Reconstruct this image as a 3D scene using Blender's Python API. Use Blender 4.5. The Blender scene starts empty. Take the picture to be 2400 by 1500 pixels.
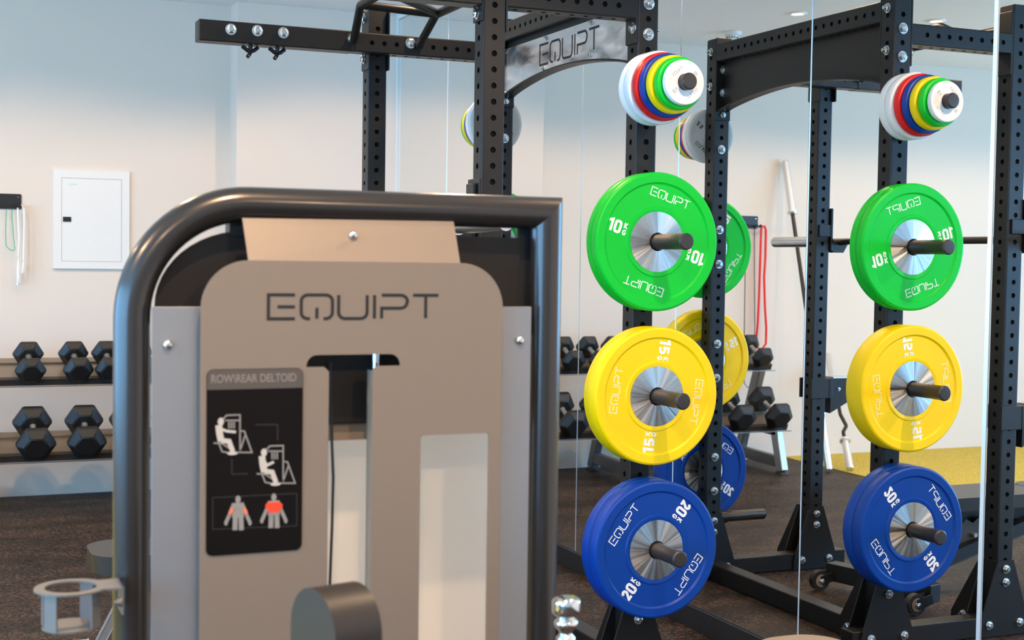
import bpy, bmesh, math, random
from mathutils import Vector, Matrix
random.seed(4)
S = bpy.context.scene
C = S.collection
PI = math.pi

# ------------------------------------------------------------------ camera, light, exposure
F_PX, YAW, PITCH, ROLL = 3245.7, math.radians(23.2101), math.radians(2.5316), math.radians(0.8376)
CAM = Vector((-2.711, 0.0, 1.3985))
fw = Vector((math.sin(YAW)*math.cos(PITCH), math.cos(YAW)*math.cos(PITCH), -math.sin(PITCH)))
r0 = Vector((math.cos(YAW), -math.sin(YAW), 0)); u0 = r0.cross(fw)
rt = math.cos(ROLL)*r0 + math.sin(ROLL)*u0
up = -math.sin(ROLL)*r0 + math.cos(ROLL)*u0
cd = bpy.data.cameras.new('camera'); cam = bpy.data.objects.new('camera', cd); C.objects.link(cam)
m = Matrix.Identity(4)
for i in range(3):
    m[i][0] = rt[i]; m[i][1] = up[i]; m[i][2] = -fw[i]; m[i][3] = CAM[i]
cam.matrix_world = m
cd.sensor_width = 36; cd.lens = F_PX/2400*36; cd.clip_start = .05; cd.clip_end = 60
cd.dof.use_dof = True; cd.dof.focus_distance = 4.55; cd.dof.aperture_fstop = 6.0
S.camera = cam

S.view_settings.view_transform = 'Standard'; S.view_settings.look = 'None'
S.view_settings.gamma = 1; S.view_settings.use_curve_mapping = False
S.view_settings.exposure = 0.08

w = bpy.data.worlds.new('sky'); S.world = w; w.use_nodes = True
bg = w.node_tree.nodes['Background']; bg.inputs[0].default_value = (.26, .61, 1.06, 1); bg.inputs[1].default_value = 10.6

ROOM = dict(x0=-7.0, y0=-4.5, yw=8.34, yp=8.159, xk=-.991, zc=2.88)
def area_portal(name, loc, rot, sx, sy):
    l = bpy.data.lights.new(name, 'AREA'); l.shape = 'RECTANGLE'; l.size = sx; l.size_y = sy
    l.cycles.is_portal = True
    o = bpy.data.objects.new(name, l); o.location = loc; o.rotation_euler = rot; C.objects.link(o)
area_portal('window_portal', (-7.02, 1.25, 1.4), (0, -PI/2, 0), 2.3, 10.5)

def at(px, py, ax, val, mir=False):
    """where the line of sight through a pixel meets the plane X, Y or Z = val (mir: as seen in the mirror at X = 0)"""
    d = fw*F_PX + rt*(px-1200) - up*(py-750)
    i = 'XYZ'.index(ax)
    if mir and ax == 'X': val = -val
    P = CAM + d*((val-CAM[i])/d[i])
    if mir: P.x = -P.x
    return P

# ------------------------------------------------------------------ materials
def mat(name, col, rough=.5, metal=0., spec=.5, coat=0., **k):
    M = bpy.data.materials.new(name); M.use_nodes = True
    b = M.node_tree.nodes['Principled BSDF']
    b.inputs['Base Color'].default_value = (*col, 1); b.inputs['Roughness'].default_value = rough
    b.inputs['Metallic'].default_value = metal; b.inputs['Specular IOR Level'].default_value = spec
    if coat: b.inputs['Coat Weight'].default_value = coat; b.inputs['Coat Roughness'].default_value = .15
    for kk, v in k.items(): b.inputs[kk.replace('_', ' ')].default_value = v
    return M
def N(M, t, **k):
    n = M.node_tree.nodes.new(t)
    for a, v in k.items(): setattr(n, a, v)
    return n
def L(M, a, b): M.node_tree.links.new(a, b)
def bumpy(M, scale, strength, detail=2):
    n = N(M, 'ShaderNodeTexNoise'); n.inputs['Scale'].default_value = scale; n.inputs['Detail'].default_value = detail
    tc = N(M, 'ShaderNodeTexCoord'); L(M, tc.outputs['Object'], n.inputs['Vector'])
    bm_ = N(M, 'ShaderNodeBump'); bm_.inputs['Strength'].default_value = strength; bm_.inputs['Distance'].default_value = .001
    L(M, n.outputs[0], bm_.inputs['Height']); L(M, bm_.outputs[0], M.node_tree.nodes['Principled BSDF'].inputs['Normal'])
    return M
M_ = {}
M_['wall'] = bumpy(mat('wall_paint', (.77, .68, .59), .85, spec=.2), 300, .1)
M_['ceil'] = mat('ceiling_paint', (.86, .87, .88), .9, spec=.1)
M_['white'] = mat('white_enamel', (.82, .81, .77), .45)
M_['rack'] = bumpy(mat('black_powder_coat', (.009, .0082, .0078), .40, spec=.38), 900, .12)
M_['rackin'] = mat('dark_tube_inside', (.006, .006, .006), .9, spec=.1)
M_['chrome'] = mat('chrome', (.78, .78, .76), .12, 1.)
M_['zinc'] = mat('zinc_bolt', (.72, .73, .74), .22, 1.)
M_['steel'] = mat('satin_steel', (.62, .62, .62), .28, 1.)
M_['brightsteel'] = mat('bright_sleeve_steel', (.80, .80, .80), .35, .85)
M_['horn'] = mat('dark_horn_steel', (.034, .026, .020), .33, .35)
M_['endcap'] = mat('plastic_end_cap', (.03, .027, .025), .4)
M_['blackplastic'] = mat('black_plastic', (.012, .012, .012), .45)
M_['dbrubber'] = bumpy(mat('dumbbell_rubber', (.008, .0075, .007), .45, spec=.5), 500, .2)
def rubber(n, c, r=.38): return bumpy(mat(n, c, r, spec=.28), 700, .05)
M_['green'] = rubber('green_rubber', (.0, .55, .028)); M_['yellow'] = rubber('yellow_rubber', (.96, .66, .0))
M_['blue'] = rubber('blue_rubber', (.0, .045, .30)); M_['red'] = rubber('red_rubber', (.78, .012, .01))
M_['whiterub'] = rubber('white_rubber', (.82, .82, .80)); M_['greyrub'] = rubber('pale_grey_rubber', (.60, .61, .58))
M_['print'] = mat('white_print', (.86, .87, .84), .5)
M_['yprint'] = mat('pale_yellow_print', (.90, .83, .48), .5)
M_['bprint'] = mat('black_print', (.01, .01, .01), .6)
M_['gprint'] = mat('grey_print', (.45, .45, .43), .6)
M_['taupe'] = bumpy(mat('taupe_powder_coat', (.25, .195, .145), .45, .2, spec=.5), 900, .12)
M_['silver'] = bumpy(mat('silver_powder_coat', (.30, .31, .32), .42, .5), 900, .12)
M_['tube'] = mat('dark_metallic_tube', (.055, .050, .046), .27, .65, coat=.25)
M_['guard'] = mat('dark_guard', (.016, .013, .011), .5, spec=.3)
M_['placard'] = mat('placard_black', (.006, .0045, .004), .5, spec=.12)
M_['placardhead'] = mat('placard_brown_grey', (.09, .075, .062), .4)
M_['placardtext'] = mat('placard_text_grey', (.24, .20, .17), .5)
M_['figure'] = mat('figure_cream', (.52, .47, .40), .5)
M_['figuregrey'] = mat('figure_grey', (.27, .25, .22), .5)
M_['figuredim'] = mat('figure_line_dim', (.025, .022, .02), .5)
M_['redmark'] = mat('red_orange_ink', (.95, .06, .02), .5)
M_['orangemark'] = mat('orange_ink', (.80, .20, .10), .5)
M = mat('frosted_panel', (.93, .88, .82), .6, spec=.2); b = M.node_tree.nodes['Principled BSDF']
tl_ = N(M, 'ShaderNodeBsdfTranslucent'); tl_.inputs[0].default_value = (.98, .92, .84, 1); mx = N(M, 'ShaderNodeMixShader'); mx.inputs[0].default_value = .62
L(M, b.outputs[0], mx.inputs[1]); L(M, tl_.outputs[0], mx.inputs[2]); L(M, mx.outputs[0], M.node_tree.nodes['Material Output'].inputs[0]); M_['frost'] = M
M_['cup'] = bumpy(mat('cup_holder_paint', (.16, .15, .14), .45, .3), 900, .1)
M_['traytop'] = mat('steel_tray_sheet', (.30, .25, .20), .34, .6)
M_['pad'] = bumpy(mat('dark_vinyl', (.024, .019, .016), .42, spec=.5), 400, .15)
M_['benchpad'] = bumpy(mat('black_vinyl', (.013, .012, .011), .36, spec=.5), 400, .2)
M_['tan'] = mat('tan_vinyl', (.22, .17, .12), .5)
M_['redrope'] = mat('red_latex', (.85, .02, .01), .5); M_['greenrope'] = mat('green_latex', (.0, .45, .22), .5)
M_['whiterope'] = mat('white_cotton', (.85, .85, .83), .9)
M_['dbrack'] = mat('grey_metallic_frame', (.22, .22, .22), .38, .6)
M_['tray'] = mat('dark_tray', (.05, .042, .035), .45, .3)
M_['legsilver'] = mat('silver_leg', (.52, .53, .53), .35, .6)
M_['edge'] = mat('polished_glass_edge', (.55, .60, .62), .25, .4)
M_['mirror'] = mat('mirror_silvering', (.93, .945, .935), .0, 1.)
M_['trimblack'] = mat('black_baseboard', (.008, .007, .007), .55)
M_['aqua'] = mat('aqua_print', (.3, .62, .58), .5)

# brushed weight-plate insert: turned on a lathe, so the highlights run radially
M = mat('turned_steel_hub', (.60, .59, .57), .30, 1.); b = M.node_tree.nodes['Principled BSDF']
b.inputs['Anisotropic'].default_value = .92
tg = N(M, 'ShaderNodeTangent', direction_type='RADIAL', axis='Y'); L(M, tg.outputs[0], b.inputs['Tangent'])
tc = N(M, 'ShaderNodeTexCoord'); sp = N(M, 'ShaderNodeSeparateXYZ'); L(M, tc.outputs['Object'], sp.inputs[0])
at2 = N(M, 'ShaderNodeMath', operation='ARCTAN2'); L(M, sp.outputs['X'], at2.inputs[0]); L(M, sp.outputs['Z'], at2.inputs[1])
n = N(M, 'ShaderNodeTexNoise', noise_dimensions='1D'); n.inputs['Scale'].default_value = 3.6; n.inputs['Detail'].default_value = 3; L(M, at2.outputs[0], n.inputs['W'])
mr = N(M, 'ShaderNodeMapRange'); mr.inputs['From Min'].default_value = .35; mr.inputs['From Max'].default_value = .65; mr.inputs['To Min'].default_value = .14; mr.inputs['To Max'].default_value = .46
L(M, n.outputs[0], mr.inputs[0]); L(M, mr.outputs[0], b.inputs['Roughness'])
bb = N(M, 'ShaderNodeBump'); bb.inputs['Strength'].default_value = .18; bb.inputs['Distance'].default_value = .004; L(M, n.outputs[0], bb.inputs['Height']); L(M, bb.outputs[0], b.inputs['Normal'])
M_['hub'] = M
# sign plate: rolled stainless with smears
M = mat('stainless_sign', (.80, .81, .83), .34, 1.); b = M.node_tree.nodes['Principled BSDF']
tc = N(M, 'ShaderNodeTexCoord'); mp = N(M, 'ShaderNodeMapping'); mp.inputs['Scale'].default_value = (1, 3, 9)
n = N(M, 'ShaderNodeTexNoise'); n.inputs['Scale'].default_value = 3.; n.inputs['Detail'].default_value = 4
L(M, tc.outputs['Object'], mp.inputs[0]); L(M, mp.outputs[0], n.inputs['Vector'])
mr = N(M, 'ShaderNodeMapRange'); mr.inputs['From Min'].default_value = .35; mr.inputs['From Max'].default_value = .7
mr.inputs['To Min'].default_value = .26; mr.inputs['To Max'].default_value = .46
L(M, n.outputs[0], mr.inputs[0]); L(M, mr.outputs[0], b.inputs['Roughness'])
bb = N(M, 'ShaderNodeBump'); bb.inputs['Strength'].default_value = .035; bb.inputs['Distance'].default_value = .01
L(M, n.outputs[0], bb.inputs['Height']); L(M, bb.outputs[0], b.inputs['Normal'])
M_['sign'] = M
# black rubber floor tiles with brown flecks
M = mat('rubber_floor', (.03, .02, .016), .55, spec=.22); b = M.node_tree.nodes['Principled BSDF']
tc = N(M, 'ShaderNodeTexCoord')
vo = N(M, 'ShaderNodeTexVoronoi'); vo.inputs['Scale'].default_value = 120; L(M, tc.outputs['Object'], vo.inputs['Vector'])
cr = N(M, 'ShaderNodeValToRGB'); L(M, vo.outputs['Color'], cr.inputs[0])
cr.color_ramp.elements[0].position = .45; cr.color_ramp.elements[0].color = (.016, .0105, .0075, 1)
cr.color_ramp.elements[1].position = .95; cr.color_ramp.elements[1].color = (.14, .082, .052, 1)
mp = N(M, 'ShaderNodeMapping'); mp.inputs['Scale'].default_value = (1.3, 3.4, 1)
n = N(M, 'ShaderNodeTexNoise'); n.inputs['Scale'].default_value = 1.6; n.inputs['Detail'].default_value = 5  # broad stretched blotches: floor reflections painted into the base colour
L(M, tc.outputs['Object'], mp.inputs[0]); L(M, mp.outputs[0], n.inputs['Vector'])
mr = N(M, 'ShaderNodeMapRange'); mr.inputs['From Min'].default_value = .38; mr.inputs['From Max'].default_value = .62
mr.inputs['To Min'].default_value = .45; mr.inputs['To Max'].default_value = 1.15
L(M, n.outputs[0], mr.inputs[0])
br = N(M, 'ShaderNodeTexBrick'); br.offset = .0; br.inputs['Scale'].default_value = 1.0
br.inputs['Color1'].default_value = br.inputs['Color2'].default_value = (1, 1, 1, 1); br.inputs['Mortar'].default_value = (.35, .35, .35, 1)
br.inputs['Mortar Size'].default_value = .003; br.inputs['Brick Width'].default_value = .5; br.inputs['Row Height'].default_value = .5
mpb = N(M, 'ShaderNodeMapping'); mpb.inputs['Location'].default_value = (0, -.15, 0)
L(M, tc.outputs['Object'], mpb.inputs[0]); L(M, mpb.outputs[0], br.inputs['Vector'])
mx = N(M, 'ShaderNodeMix', data_type='RGBA', blend_type='MULTIPLY'); mx.inputs[0].default_value = 1
L(M, cr.outputs[0], mx.inputs[6]); L(M, mr.outputs[0], mx.inputs[7])
mx2 = N(M, 'ShaderNodeMix', data_type='RGBA', blend_type='MULTIPLY'); mx2.inputs[0].default_value = 1
L(M, mx.outputs[2], mx2.inputs[6]); L(M, br.outputs[0], mx2.inputs[7]); L(M, mx2.outputs[2], b.inputs['Base Color'])
bb = N(M, 'ShaderNodeBump'); bb.inputs['Strength'].default_value = .35; bb.inputs['Distance'].default_value = .002
L(M, vo.outputs['Distance'], bb.inputs['Height']); L(M, bb.outputs[0], b.inputs['Normal'])
M_['floor'] = M
# yellow granulate turf
M = mat('yellow_turf', (.5, .38, .05), .95, spec=.1); b = M.node_tree.nodes['Principled BSDF']
tc = N(M, 'ShaderNodeTexCoord'); n = N(M, 'ShaderNodeTexNoise'); n.inputs['Scale'].default_value = 240; n.inputs['Detail'].default_value = 3
L(M, tc.outputs['Object'], n.inputs['Vector']); cr = N(M, 'ShaderNodeValToRGB'); L(M, n.outputs[0], cr.inputs[0])
cr.color_ramp.elements[0].position = .35; cr.color_ramp.elements[0].color = (.25, .17, .02, 1)
cr.color_ramp.elements[1].position = .6; cr.color_ramp.elements[1].color = (.78, .58, .12, 1)
L(M, cr.outputs[0], b.inputs['Base Color'])
bb = N(M, 'ShaderNodeBump'); bb.inputs['Strength'].default_value = .6; bb.inputs['Distance'].default_value = .004
L(M, n.outputs[0], bb.inputs['Height']); L(M, bb.outputs[0], b.inputs['Normal'])
M_['turf'] = M
# knurled dumbbell handle
M = mat('knurled_handle', (.55, .54, .52), .35, 1.); M_['knurl'] = bumpy(M, 1200, .6)
M = mat('warm_lamp_lens', (1, .9, .75), .5)
M.node_tree.nodes['Principled BSDF'].inputs['Emission Color'].default_value = (1, .80, .55, 1)
M.node_tree.nodes['Principled BSDF'].inputs['Emission Strength'].default_value = 6; M_['lens'] = M

# ------------------------------------------------------------------ mesh helpers
def mesh(name, bm, mt, parent=None, smooth=None, mw=None):
    me = bpy.data.meshes.new(name); bmesh.ops.recalc_face_normals(bm, faces=bm.faces)
    bm.to_mesh(me); bm.free()
    for x in (mt if isinstance(mt, (list, tuple)) else [mt]): me.materials.append(M_[x])
    if smooth is not None:
        for p in me.polygons: p.use_smooth = True
        me.set_sharp_from_angle(angle=math.radians(smooth))
    o = bpy.data.objects.new(name, me); C.objects.link(o)
    if mw is not None: o.matrix_world = mw
    if parent is not None:
        o.parent = parent
        if mw is None: o.matrix_parent_inverse = Matrix.Identity(4)
    return o
def root(name, label, cat, loc=(0, 0, 0), group=None, rot=None):
    o = bpy.data.objects.new(name, None); C.objects.link(o); o.location = loc; o.empty_display_size = .1
    if rot: o.rotation_euler = rot
    o['label'] = label; o['category'] = cat
    if group: o['group'] = group
    return o
def tag(o, label, cat, group=None, kind=None):
    o['label'] = label; o['category'] = cat
    if group: o['group'] = group
    if kind: o['kind'] = kind
    return o
def struct(o, label=None, cat=None):
    o['kind'] = 'structure'
    if label: o['label'] = label; o['category'] = cat
    return o
def box(bm, a, b, bev=0, seg=2):
    x0, y0, z0 = [min(p) for p in zip(a, b)]; x1, y1, z1 = [max(p) for p in zip(a, b)]
    r = bmesh.ops.create_cube(bm, size=1)
    for v in r['verts']:
        v.co = Vector((x0+(v.co.x+.5)*(x1-x0), y0+(v.co.y+.5)*(y1-y0), z0+(v.co.z+.5)*(z1-z0)))
    if bev:
        es = list({e for v in r['verts'] for e in v.link_edges})
        bmesh.ops.bevel(bm, geom=es, offset=bev, segments=seg, affect='EDGES', profile=.5)
def obox(bm, M4, sx, sy, sz, bev=0):
    r = bmesh.ops.create_cube(bm, size=1)
    for v in r['verts']: v.co = M4 @ Vector((v.co.x*sx, v.co.y*sy, v.co.z*sz))
    if bev:
        es = list({e for v in r['verts'] for e in v.link_edges})
        bmesh.ops.bevel(bm, geom=es, offset=bev, segments=2, affect='EDGES', profile=.5)
def frame(d, hint=None):
    d = Vector(d).normalized(); h = Vector(hint) if hint else (Vector((0, 0, 1)) if abs(d.z) < .9 else Vector((1, 0, 0)))
    a = h.cross(d).normalized(); return a, d.cross(a).normalized(), d
def beam(bm, p, q, wa, wb, hint=None, bev=0):
    p = Vector(p); q = Vector(q); a, b_, d = frame(q-p, hint)
    M4 = Matrix(((a.x, b_.x, d.x, (p.x+q.x)/2), (a.y, b_.y, d.y, (p.y+q.y)/2), (a.z, b_.z, d.z, (p.z+q.z)/2), (0, 0, 0, 1)))
    obox(bm, M4, wa, wb, (q-p).length, bev)
def cyl(bm, p, q, r, r2=None, n=20, cap=True):
    p = Vector(p); q = Vector(q); a, b_, d = frame(q-p); r2 = r if r2 is None else r2
    A = [bm.verts.new(p+(a*math.cos(t)+b_*math.sin(t))*r) for t in (2*PI*i/n for i in range(n))]
    B = [bm.verts.new(q+(a*math.cos(t)+b_*math.sin(t))*r2) for t in (2*PI*i/n for i in range(n))]
    for i in range(n): bm.faces.new((A[i], A[(i+1) % n], B[(i+1) % n], B[i]))
    if cap: bm.faces.new(A); bm.faces.new(B)
def tube(bm, pts, r, n=12, rb=None, closed=False, hint=None):
    """round (or oval) tube along a path"""
    pts = [Vector(p) for p in pts]; rb = rb or r; rings = []; K = len(pts); pa = None
    for i in range(K):
        if closed: d = pts[(i+1) % K]-pts[i-1]
        else: d = pts[min(i+1, K-1)]-pts[max(i-1, 0)]
        d.normalize()
        if hint: a = Vector(hint).cross(d).normalized()
        elif pa is None: a = frame(d)[0]
        else: a = (pa-d*pa.dot(d)).normalized()
        pa = a; b_ = d.cross(a)
        sc = 1
        if 0 < i < K-1 and not closed:
            c = (pts[i]-pts[i-1]).normalized().dot((pts[i+1]-pts[i]).normalized()); sc = 1
        rings.append([bm.verts.new(pts[i]+a*math.cos(t)*r+b_*math.sin(t)*rb) for t in (2*PI*j/n for j in range(n))])
    for i in range(K if closed else K-1):
        A, B = rings[i], rings[(i+1) % K]
        for j in range(n): bm.faces.new((A[j], A[(j+1) % n], B[(j+1) % n], B[j]))
    if not closed: bm.faces.new(rings[0]); bm.faces.new(rings[-1])
def bend(pts, rad, seg=8):
    """polyline with its corners rounded"""
    pts = [Vector(p) for p in pts]; out = [pts[0]]
    for i in range(1, len(pts)-1):
        a = (pts[i-1]-pts[i]); b_ = (pts[i+1]-pts[i]); r = rad[i-1] if isinstance(rad, (list, tuple)) else rad
        if a.length < 1e-5 or b_.length < 1e-5: continue
        an = max(a.angle(b_), .02); t = min(r/math.tan(an/2), a.length*.49 if len(pts) > 3 else a.length*.95, b_.length*.95)
        p0 = pts[i]+a.normalized()*t; p1 = pts[i]+b_.normalized()*t
        for k in range(seg+1):
            u = k/seg; out.append(p0*(1-u)**2+pts[i]*2*u*(1-u)+p1*u*u)
    out.append(pts[-1]); return out
def lathe(bm, prof, axis='Z', origin=(0, 0, 0), n=48, mi=None):
    """prof: (radius, height) pairs revolved about an axis through origin; mi: material index per segment"""
    o = Vector(origin); A = {'X': (Vector((0, 1, 0)), Vector((0, 0, 1)), Vector((1, 0, 0))), 'Y': (Vector((1, 0, 0)), Vector((0, 0, 1)), Vector((0, 1, 0))), 'Z': (Vector((1, 0, 0)), Vector((0, 1, 0)), Vector((0, 0, 1)))}[axis]
    rings = []
    for r, h in prof:
        if r < 1e-6: rings.append([bm.verts.new(o+A[2]*h)])
        else: rings.append([bm.verts.new(o+A[2]*h+(A[0]*math.cos(t)+A[1]*math.sin(t))*r) for t in (2*PI*i/n for i in range(n))])
    for k in range(len(prof)-1):
        a, b_ = rings[k], rings[k+1]
        for i in range(n):
            j = (i+1) % n
            if len(a) == 1 and len(b_) == 1: continue
            f = bm.faces.new((a[0], b_[i], b_[j]) if len(a) == 1 else (a[i], a[j], b_[0]) if len(b_) == 1 else (a[i], a[j], b_[j], b_[i]))
            if mi: f.material_index = mi[k]
def prism(bm, outline, fn, t0, t1, holes=(), bev=0):
    """closed outline (list of 2-D points) with holes, extruded between t0 and t1; fn(u, v, t) -> 3-D point"""
    def loop(pts, t):
        vs = [bm.verts.new(fn(u, v, t)) for u, v in pts]
        return vs, [bm.edges.new((vs[i], vs[(i+1) % len(vs)])) for i in range(len(vs))]
    caps = []
    for t in (t0, t1):
        Ls = [loop(outline, t)]+[loop(h, t) for h in holes]; caps.append(Ls)
        es = [e for l in Ls for e in l[1]]
        if holes: bmesh.ops.triangle_fill(bm, use_beauty=True, use_dissolve=False, edges=es)
        else: bm.faces.new(Ls[0][0])
    for A, B in zip(caps[0], caps[1]):
        n = len(A[0])
        for i in range(n): bm.faces.new((A[0][i], A[0][(i+1) % n], B[0][(i+1) % n], B[0][i]))
def rrect(x0, y0, x1, y1, r, seg=6):
    """rounded rectangle; r may be four radii: bl, br, tr, tl"""
    r = [r]*4 if not isinstance(r, (list, tuple)) else r; out = []
    for (cx, cy, a0), rr in zip(((x0, y0, PI), (x1, y0, 1.5*PI), (x1, y1, 0), (x0, y1, .5*PI)), r):
        if rr <= 0: out.append((cx, cy)); continue
        ox = cx+(rr if cx == x0 else -rr); oy = cy+(rr if cy == y0 else -rr)
        for k in range(seg+1):
            a = a0+k/seg*PI/2; out.append((ox+rr*math.cos(a), oy+rr*math.sin(a)))
    return out

# ------------------------------------------------------------------ lettering drawn as strokes
def arc(cx, cy, r, a0, a1, n=6): return [(cx+r*math.cos(math.radians(a0+(a1-a0)*k/n)), cy+r*math.sin(math.radians(a0+(a1-a0)*k/n))) for k in range(n+1)]
GL = {  # glyph: (width, strokes), height 1; the wide letters of the maker's logo
 'E': (1.0, [[(1, 1), (0, 1), (0, 0), (1, 0)], [(.34, .5), (1, .5)]]),
 'Q': (1.2, [[(.34, 0)]+arc(.26, .26, .26, 270, 180)+arc(.26, .74, .26, 180, 90)+arc(.94, .74, .26, 90, 0)+arc(.94, .26, .26, 0, -90)+[(.86, 0)], [(.6, .46), (.6, 0)]]),
 'U': (1.12, [[(0, 1)]+arc(.26, .26, .26, 180, 270)+arc(.86, .26, .26, 270, 360)+[(1.12, 1)]]),
 'I': (.10, [[(.05, 1), (.05, 0)]]),
 'P': (1.02, [[(0, 1)]+arc(.76, .72, .28, 90, 0)+arc(.76, .70, .26, 0, -90)+[(0, .44), (0, 0)]]),
 'T': (1.04, [[(0, 1), (1.04, 1)], [(.52, .94), (.52, 0)]]),
}
NUM = {  # heavy figures, height 1
 '1': (.42, [[(0, .80), (.32, .93), (.32, 0)]]),
 '0': (.62, [arc(.26, .24, .17, 270, 180)+arc(.26, .76, .17, 180, 90)+arc(.40, .76, .17, 90, 0)+arc(.40, .24, .17, 0, -90)+[(.255, .07)]]),
 '5': (.6, [[(.56, .9), (.12, .9), (.12, .52)]+arc(.36, .35, .2, 90, -90)+[(.08, .13)]]),
 '2': (.6, [[(.08, .74)]+arc(.31, .72, .2, 160, 0)+[(.50, .60), (.1, .12), (.56, .12)]]),
 'K': (.62, [[(.1, 1), (.1, 0)], [(.58, 1), (.18, .52), (.6, 0)]]),
 'G': (.62, [[(.58, .78)]+arc(.34, .62, .25, 60, 180)+arc(.34, .32, .25, 180, 300)+[(.58, .44), (.34, .44)]]),
 '.': (.2, [[(.08, .0), (.08, .16)]]),
}
def ribbon(bm, pts, wd, fn, t0, t1):
    pts = [Vector(p) for p in pts]; out = []
    for i, p in enumerate(pts):
        a = (p-pts[i-1]).normalized() if i else (pts[1]-p).normalized()
        b_ = (pts[i+1]-p).normalized() if i < len(pts)-1 else a
        t = (a+b_); t = t.normalized() if t.length > 1e-6 else a
        nrm = Vector((-t.y, t.x)); k = max(.5, abs(nrm.dot(Vector((-a.y, a.x)))))
        out.append((p+nrm*wd/2/k, p-nrm*wd/2/k))
    vs = [[bm.verts.new(fn(q.x, q.y, t)) for t in (t0, t1) for q in o] for o in out]
    for A, B in zip(vs, vs[1:]):
        bm.faces.new((A[2], A[3], B[3], B[2])); bm.faces.new((A[0], B[0], B[1], A[1]))
        bm.faces.new((A[0], A[2], B[2], B[0])); bm.faces.new((A[1], B[1], B[3], A[3]))
    for A in (vs[0], vs[-1]): bm.faces.new((A[0], A[1], A[3], A[2]))
def word(bm, text, table, h, wd, gap, place, t0, t1, length=None):
    """place(u, v, t): u along the baseline from the word's centre, v up from its mid height"""
    W = sum(table[c][0] for c in text)+gap*(len(text)-1)
    sx = (length/W) if length else h
    x = -W/2
    for c in text:
        for i, st in enumerate(table[c][1]):
            e = (t1-t0)*.08*i; ribbon(bm, [((x+px)*sx, (py-.5)*h) for px, py in st], wd, place, t0+e, t1+e)
        x += table[c][0]+gap
def logo(bm, h, length, wd, place, t0, t1): word(bm, 'EQUIPT', GL, h, wd, .24, place, t0, t1, length)

def hexbolt(bm, p, n, s=.011, hgt=.009, nut=False):
    """bolt head on a washer at p, pointing along n"""
    p = Vector(p); a, b_, d = frame(n)
    cyl(bm, p, p+d*.003, s*1.35, n=20)
    cyl(bm, p+d*.003, p+d*(.003+hgt*.75), s*1.08, n=6); cyl(bm, p+d*(.003+hgt*.75), p+d*(.003+hgt), s*1.08, s*.8, n=6)
    cyl(bm, p+d*(.003+hgt), p+d*(.006+hgt+(.006 if nut else 0)), s*.62, s*.5, n=12)

# ------------------------------------------------------------------ the room
X0, Y0, YW, YP, XK, ZC = ROOM['x0'], ROOM['y0'], ROOM['yw'], ROOM['yp'], ROOM['xk'], ROOM['zc']
bm = bmesh.new(); box(bm, (X0-.2, Y0-.2, -.1), (.2, YW+.2, 0)); struct(mesh('floor', bm, 'floor'), 'black rubber tile floor with brown flecks and thin joints', 'floor')
bm = bmesh.new(); box(bm, (X0-.2, Y0-.2, ZC), (.2, YW+.2, ZC+.1)); struct(mesh('ceiling', bm, 'ceil'), 'smooth white ceiling with small round lights', 'ceiling')
bm = bmesh.new(); box(bm, (X0-.2, YW, 0), (.2, YW+.15, ZC)); struct(mesh('wall_back', bm, 'wall'), 'beige painted wall behind the dumbbell rack', 'wall')
bm = bmesh.new(); box(bm, (XK, YP, 0), (.012, YW, ZC), .002); struct(mesh('wall_column', bm, 'wall'), 'shallow beige pilaster between the far wall and the mirrors', 'wall')
bm = bmesh.new(); box(bm, (.010, Y0-.2, 0), (.16, YP, ZC)); struct(mesh('wall_right', bm, 'wall'), 'wall that carries the mirror panels', 'wall')
bm = bmesh.new(); box(bm, (-.012, Y0, 0), (.010, YP, .085), .001); struct(mesh('baseboard_right', bm, 'trimblack'), 'black skirting board under the mirror panels', 'baseboard')
bm = bmesh.new(); box(bm, (-.014, YP-.022, .085), (.010, YP, ZC), .001); struct(mesh('trim_1', bm, 'white'), 'white corner strip at the far edge of the mirrors', 'trim')
bm = bmesh.new(); box(bm, (-.012, Y0, 2.851), (.010, YP-.022, ZC), .001); struct(mesh('trim_2', bm, 'white'), 'white strip between the mirrors and the ceiling', 'trim')
# window walls (behind and to the left of the camera): piers, sill, head and mullions around open daylight
def window_wall(name, lab, along, fixed, a0, a1, wins, thick):
    bm = bmesh.new()
    def bx(u0, u1, z0, z1):
        if along == 'Y': box(bm, (fixed-thick, u0, z0), (fixed, u1, z1))
        else: box(bm, (u0, fixed-thick, z0), (u1, fixed, z1))
    w0, w1 = wins; bx(a0, w0, 0, ZC); bx(w1, a1, 0, ZC); bx(w0, w1, 0, .55); bx(w0, w1, 2.55, ZC)
    struct(mesh(name, bm, 'wall'), lab, 'wall')
    bm = bmesh.new(); k = 5 if w1-w0 > 8 else 3
    for i in range(k+1):
        u = w0+(w1-w0)*i/k
        if along == 'Y': box(bm, (fixed-.09, u-.03, .55), (fixed-.03, u+.03, 2.55))
        else: box(bm, (u-.03, fixed-.09, .25), (u+.03, fixed-.03, 2.55))
    return mesh('window_1' if along == 'Y' else 'window_2', bm, 'blackplastic')
struct(window_wall('wall_left', 'window wall on the left', 'Y', X0, Y0, YW, (-4, 6.5), .15), 'tall window frame on the left wall', 'window')
bm = bmesh.new(); box(bm, (X0-.15, Y0-.15, 0), (.01, Y0, ZC)); struct(mesh('wall_front', bm, 'wall'), 'plain wall behind the camera', 'wall')
# yellow turf lane along the far left
bm = bmesh.new(); box(bm, (-6.2, 1.0, 0), (-3.0, YW, .006)); struct(mesh('floor_turf', bm, 'turf'), 'yellow granulate turf lane along the far wall', 'turf')

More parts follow.
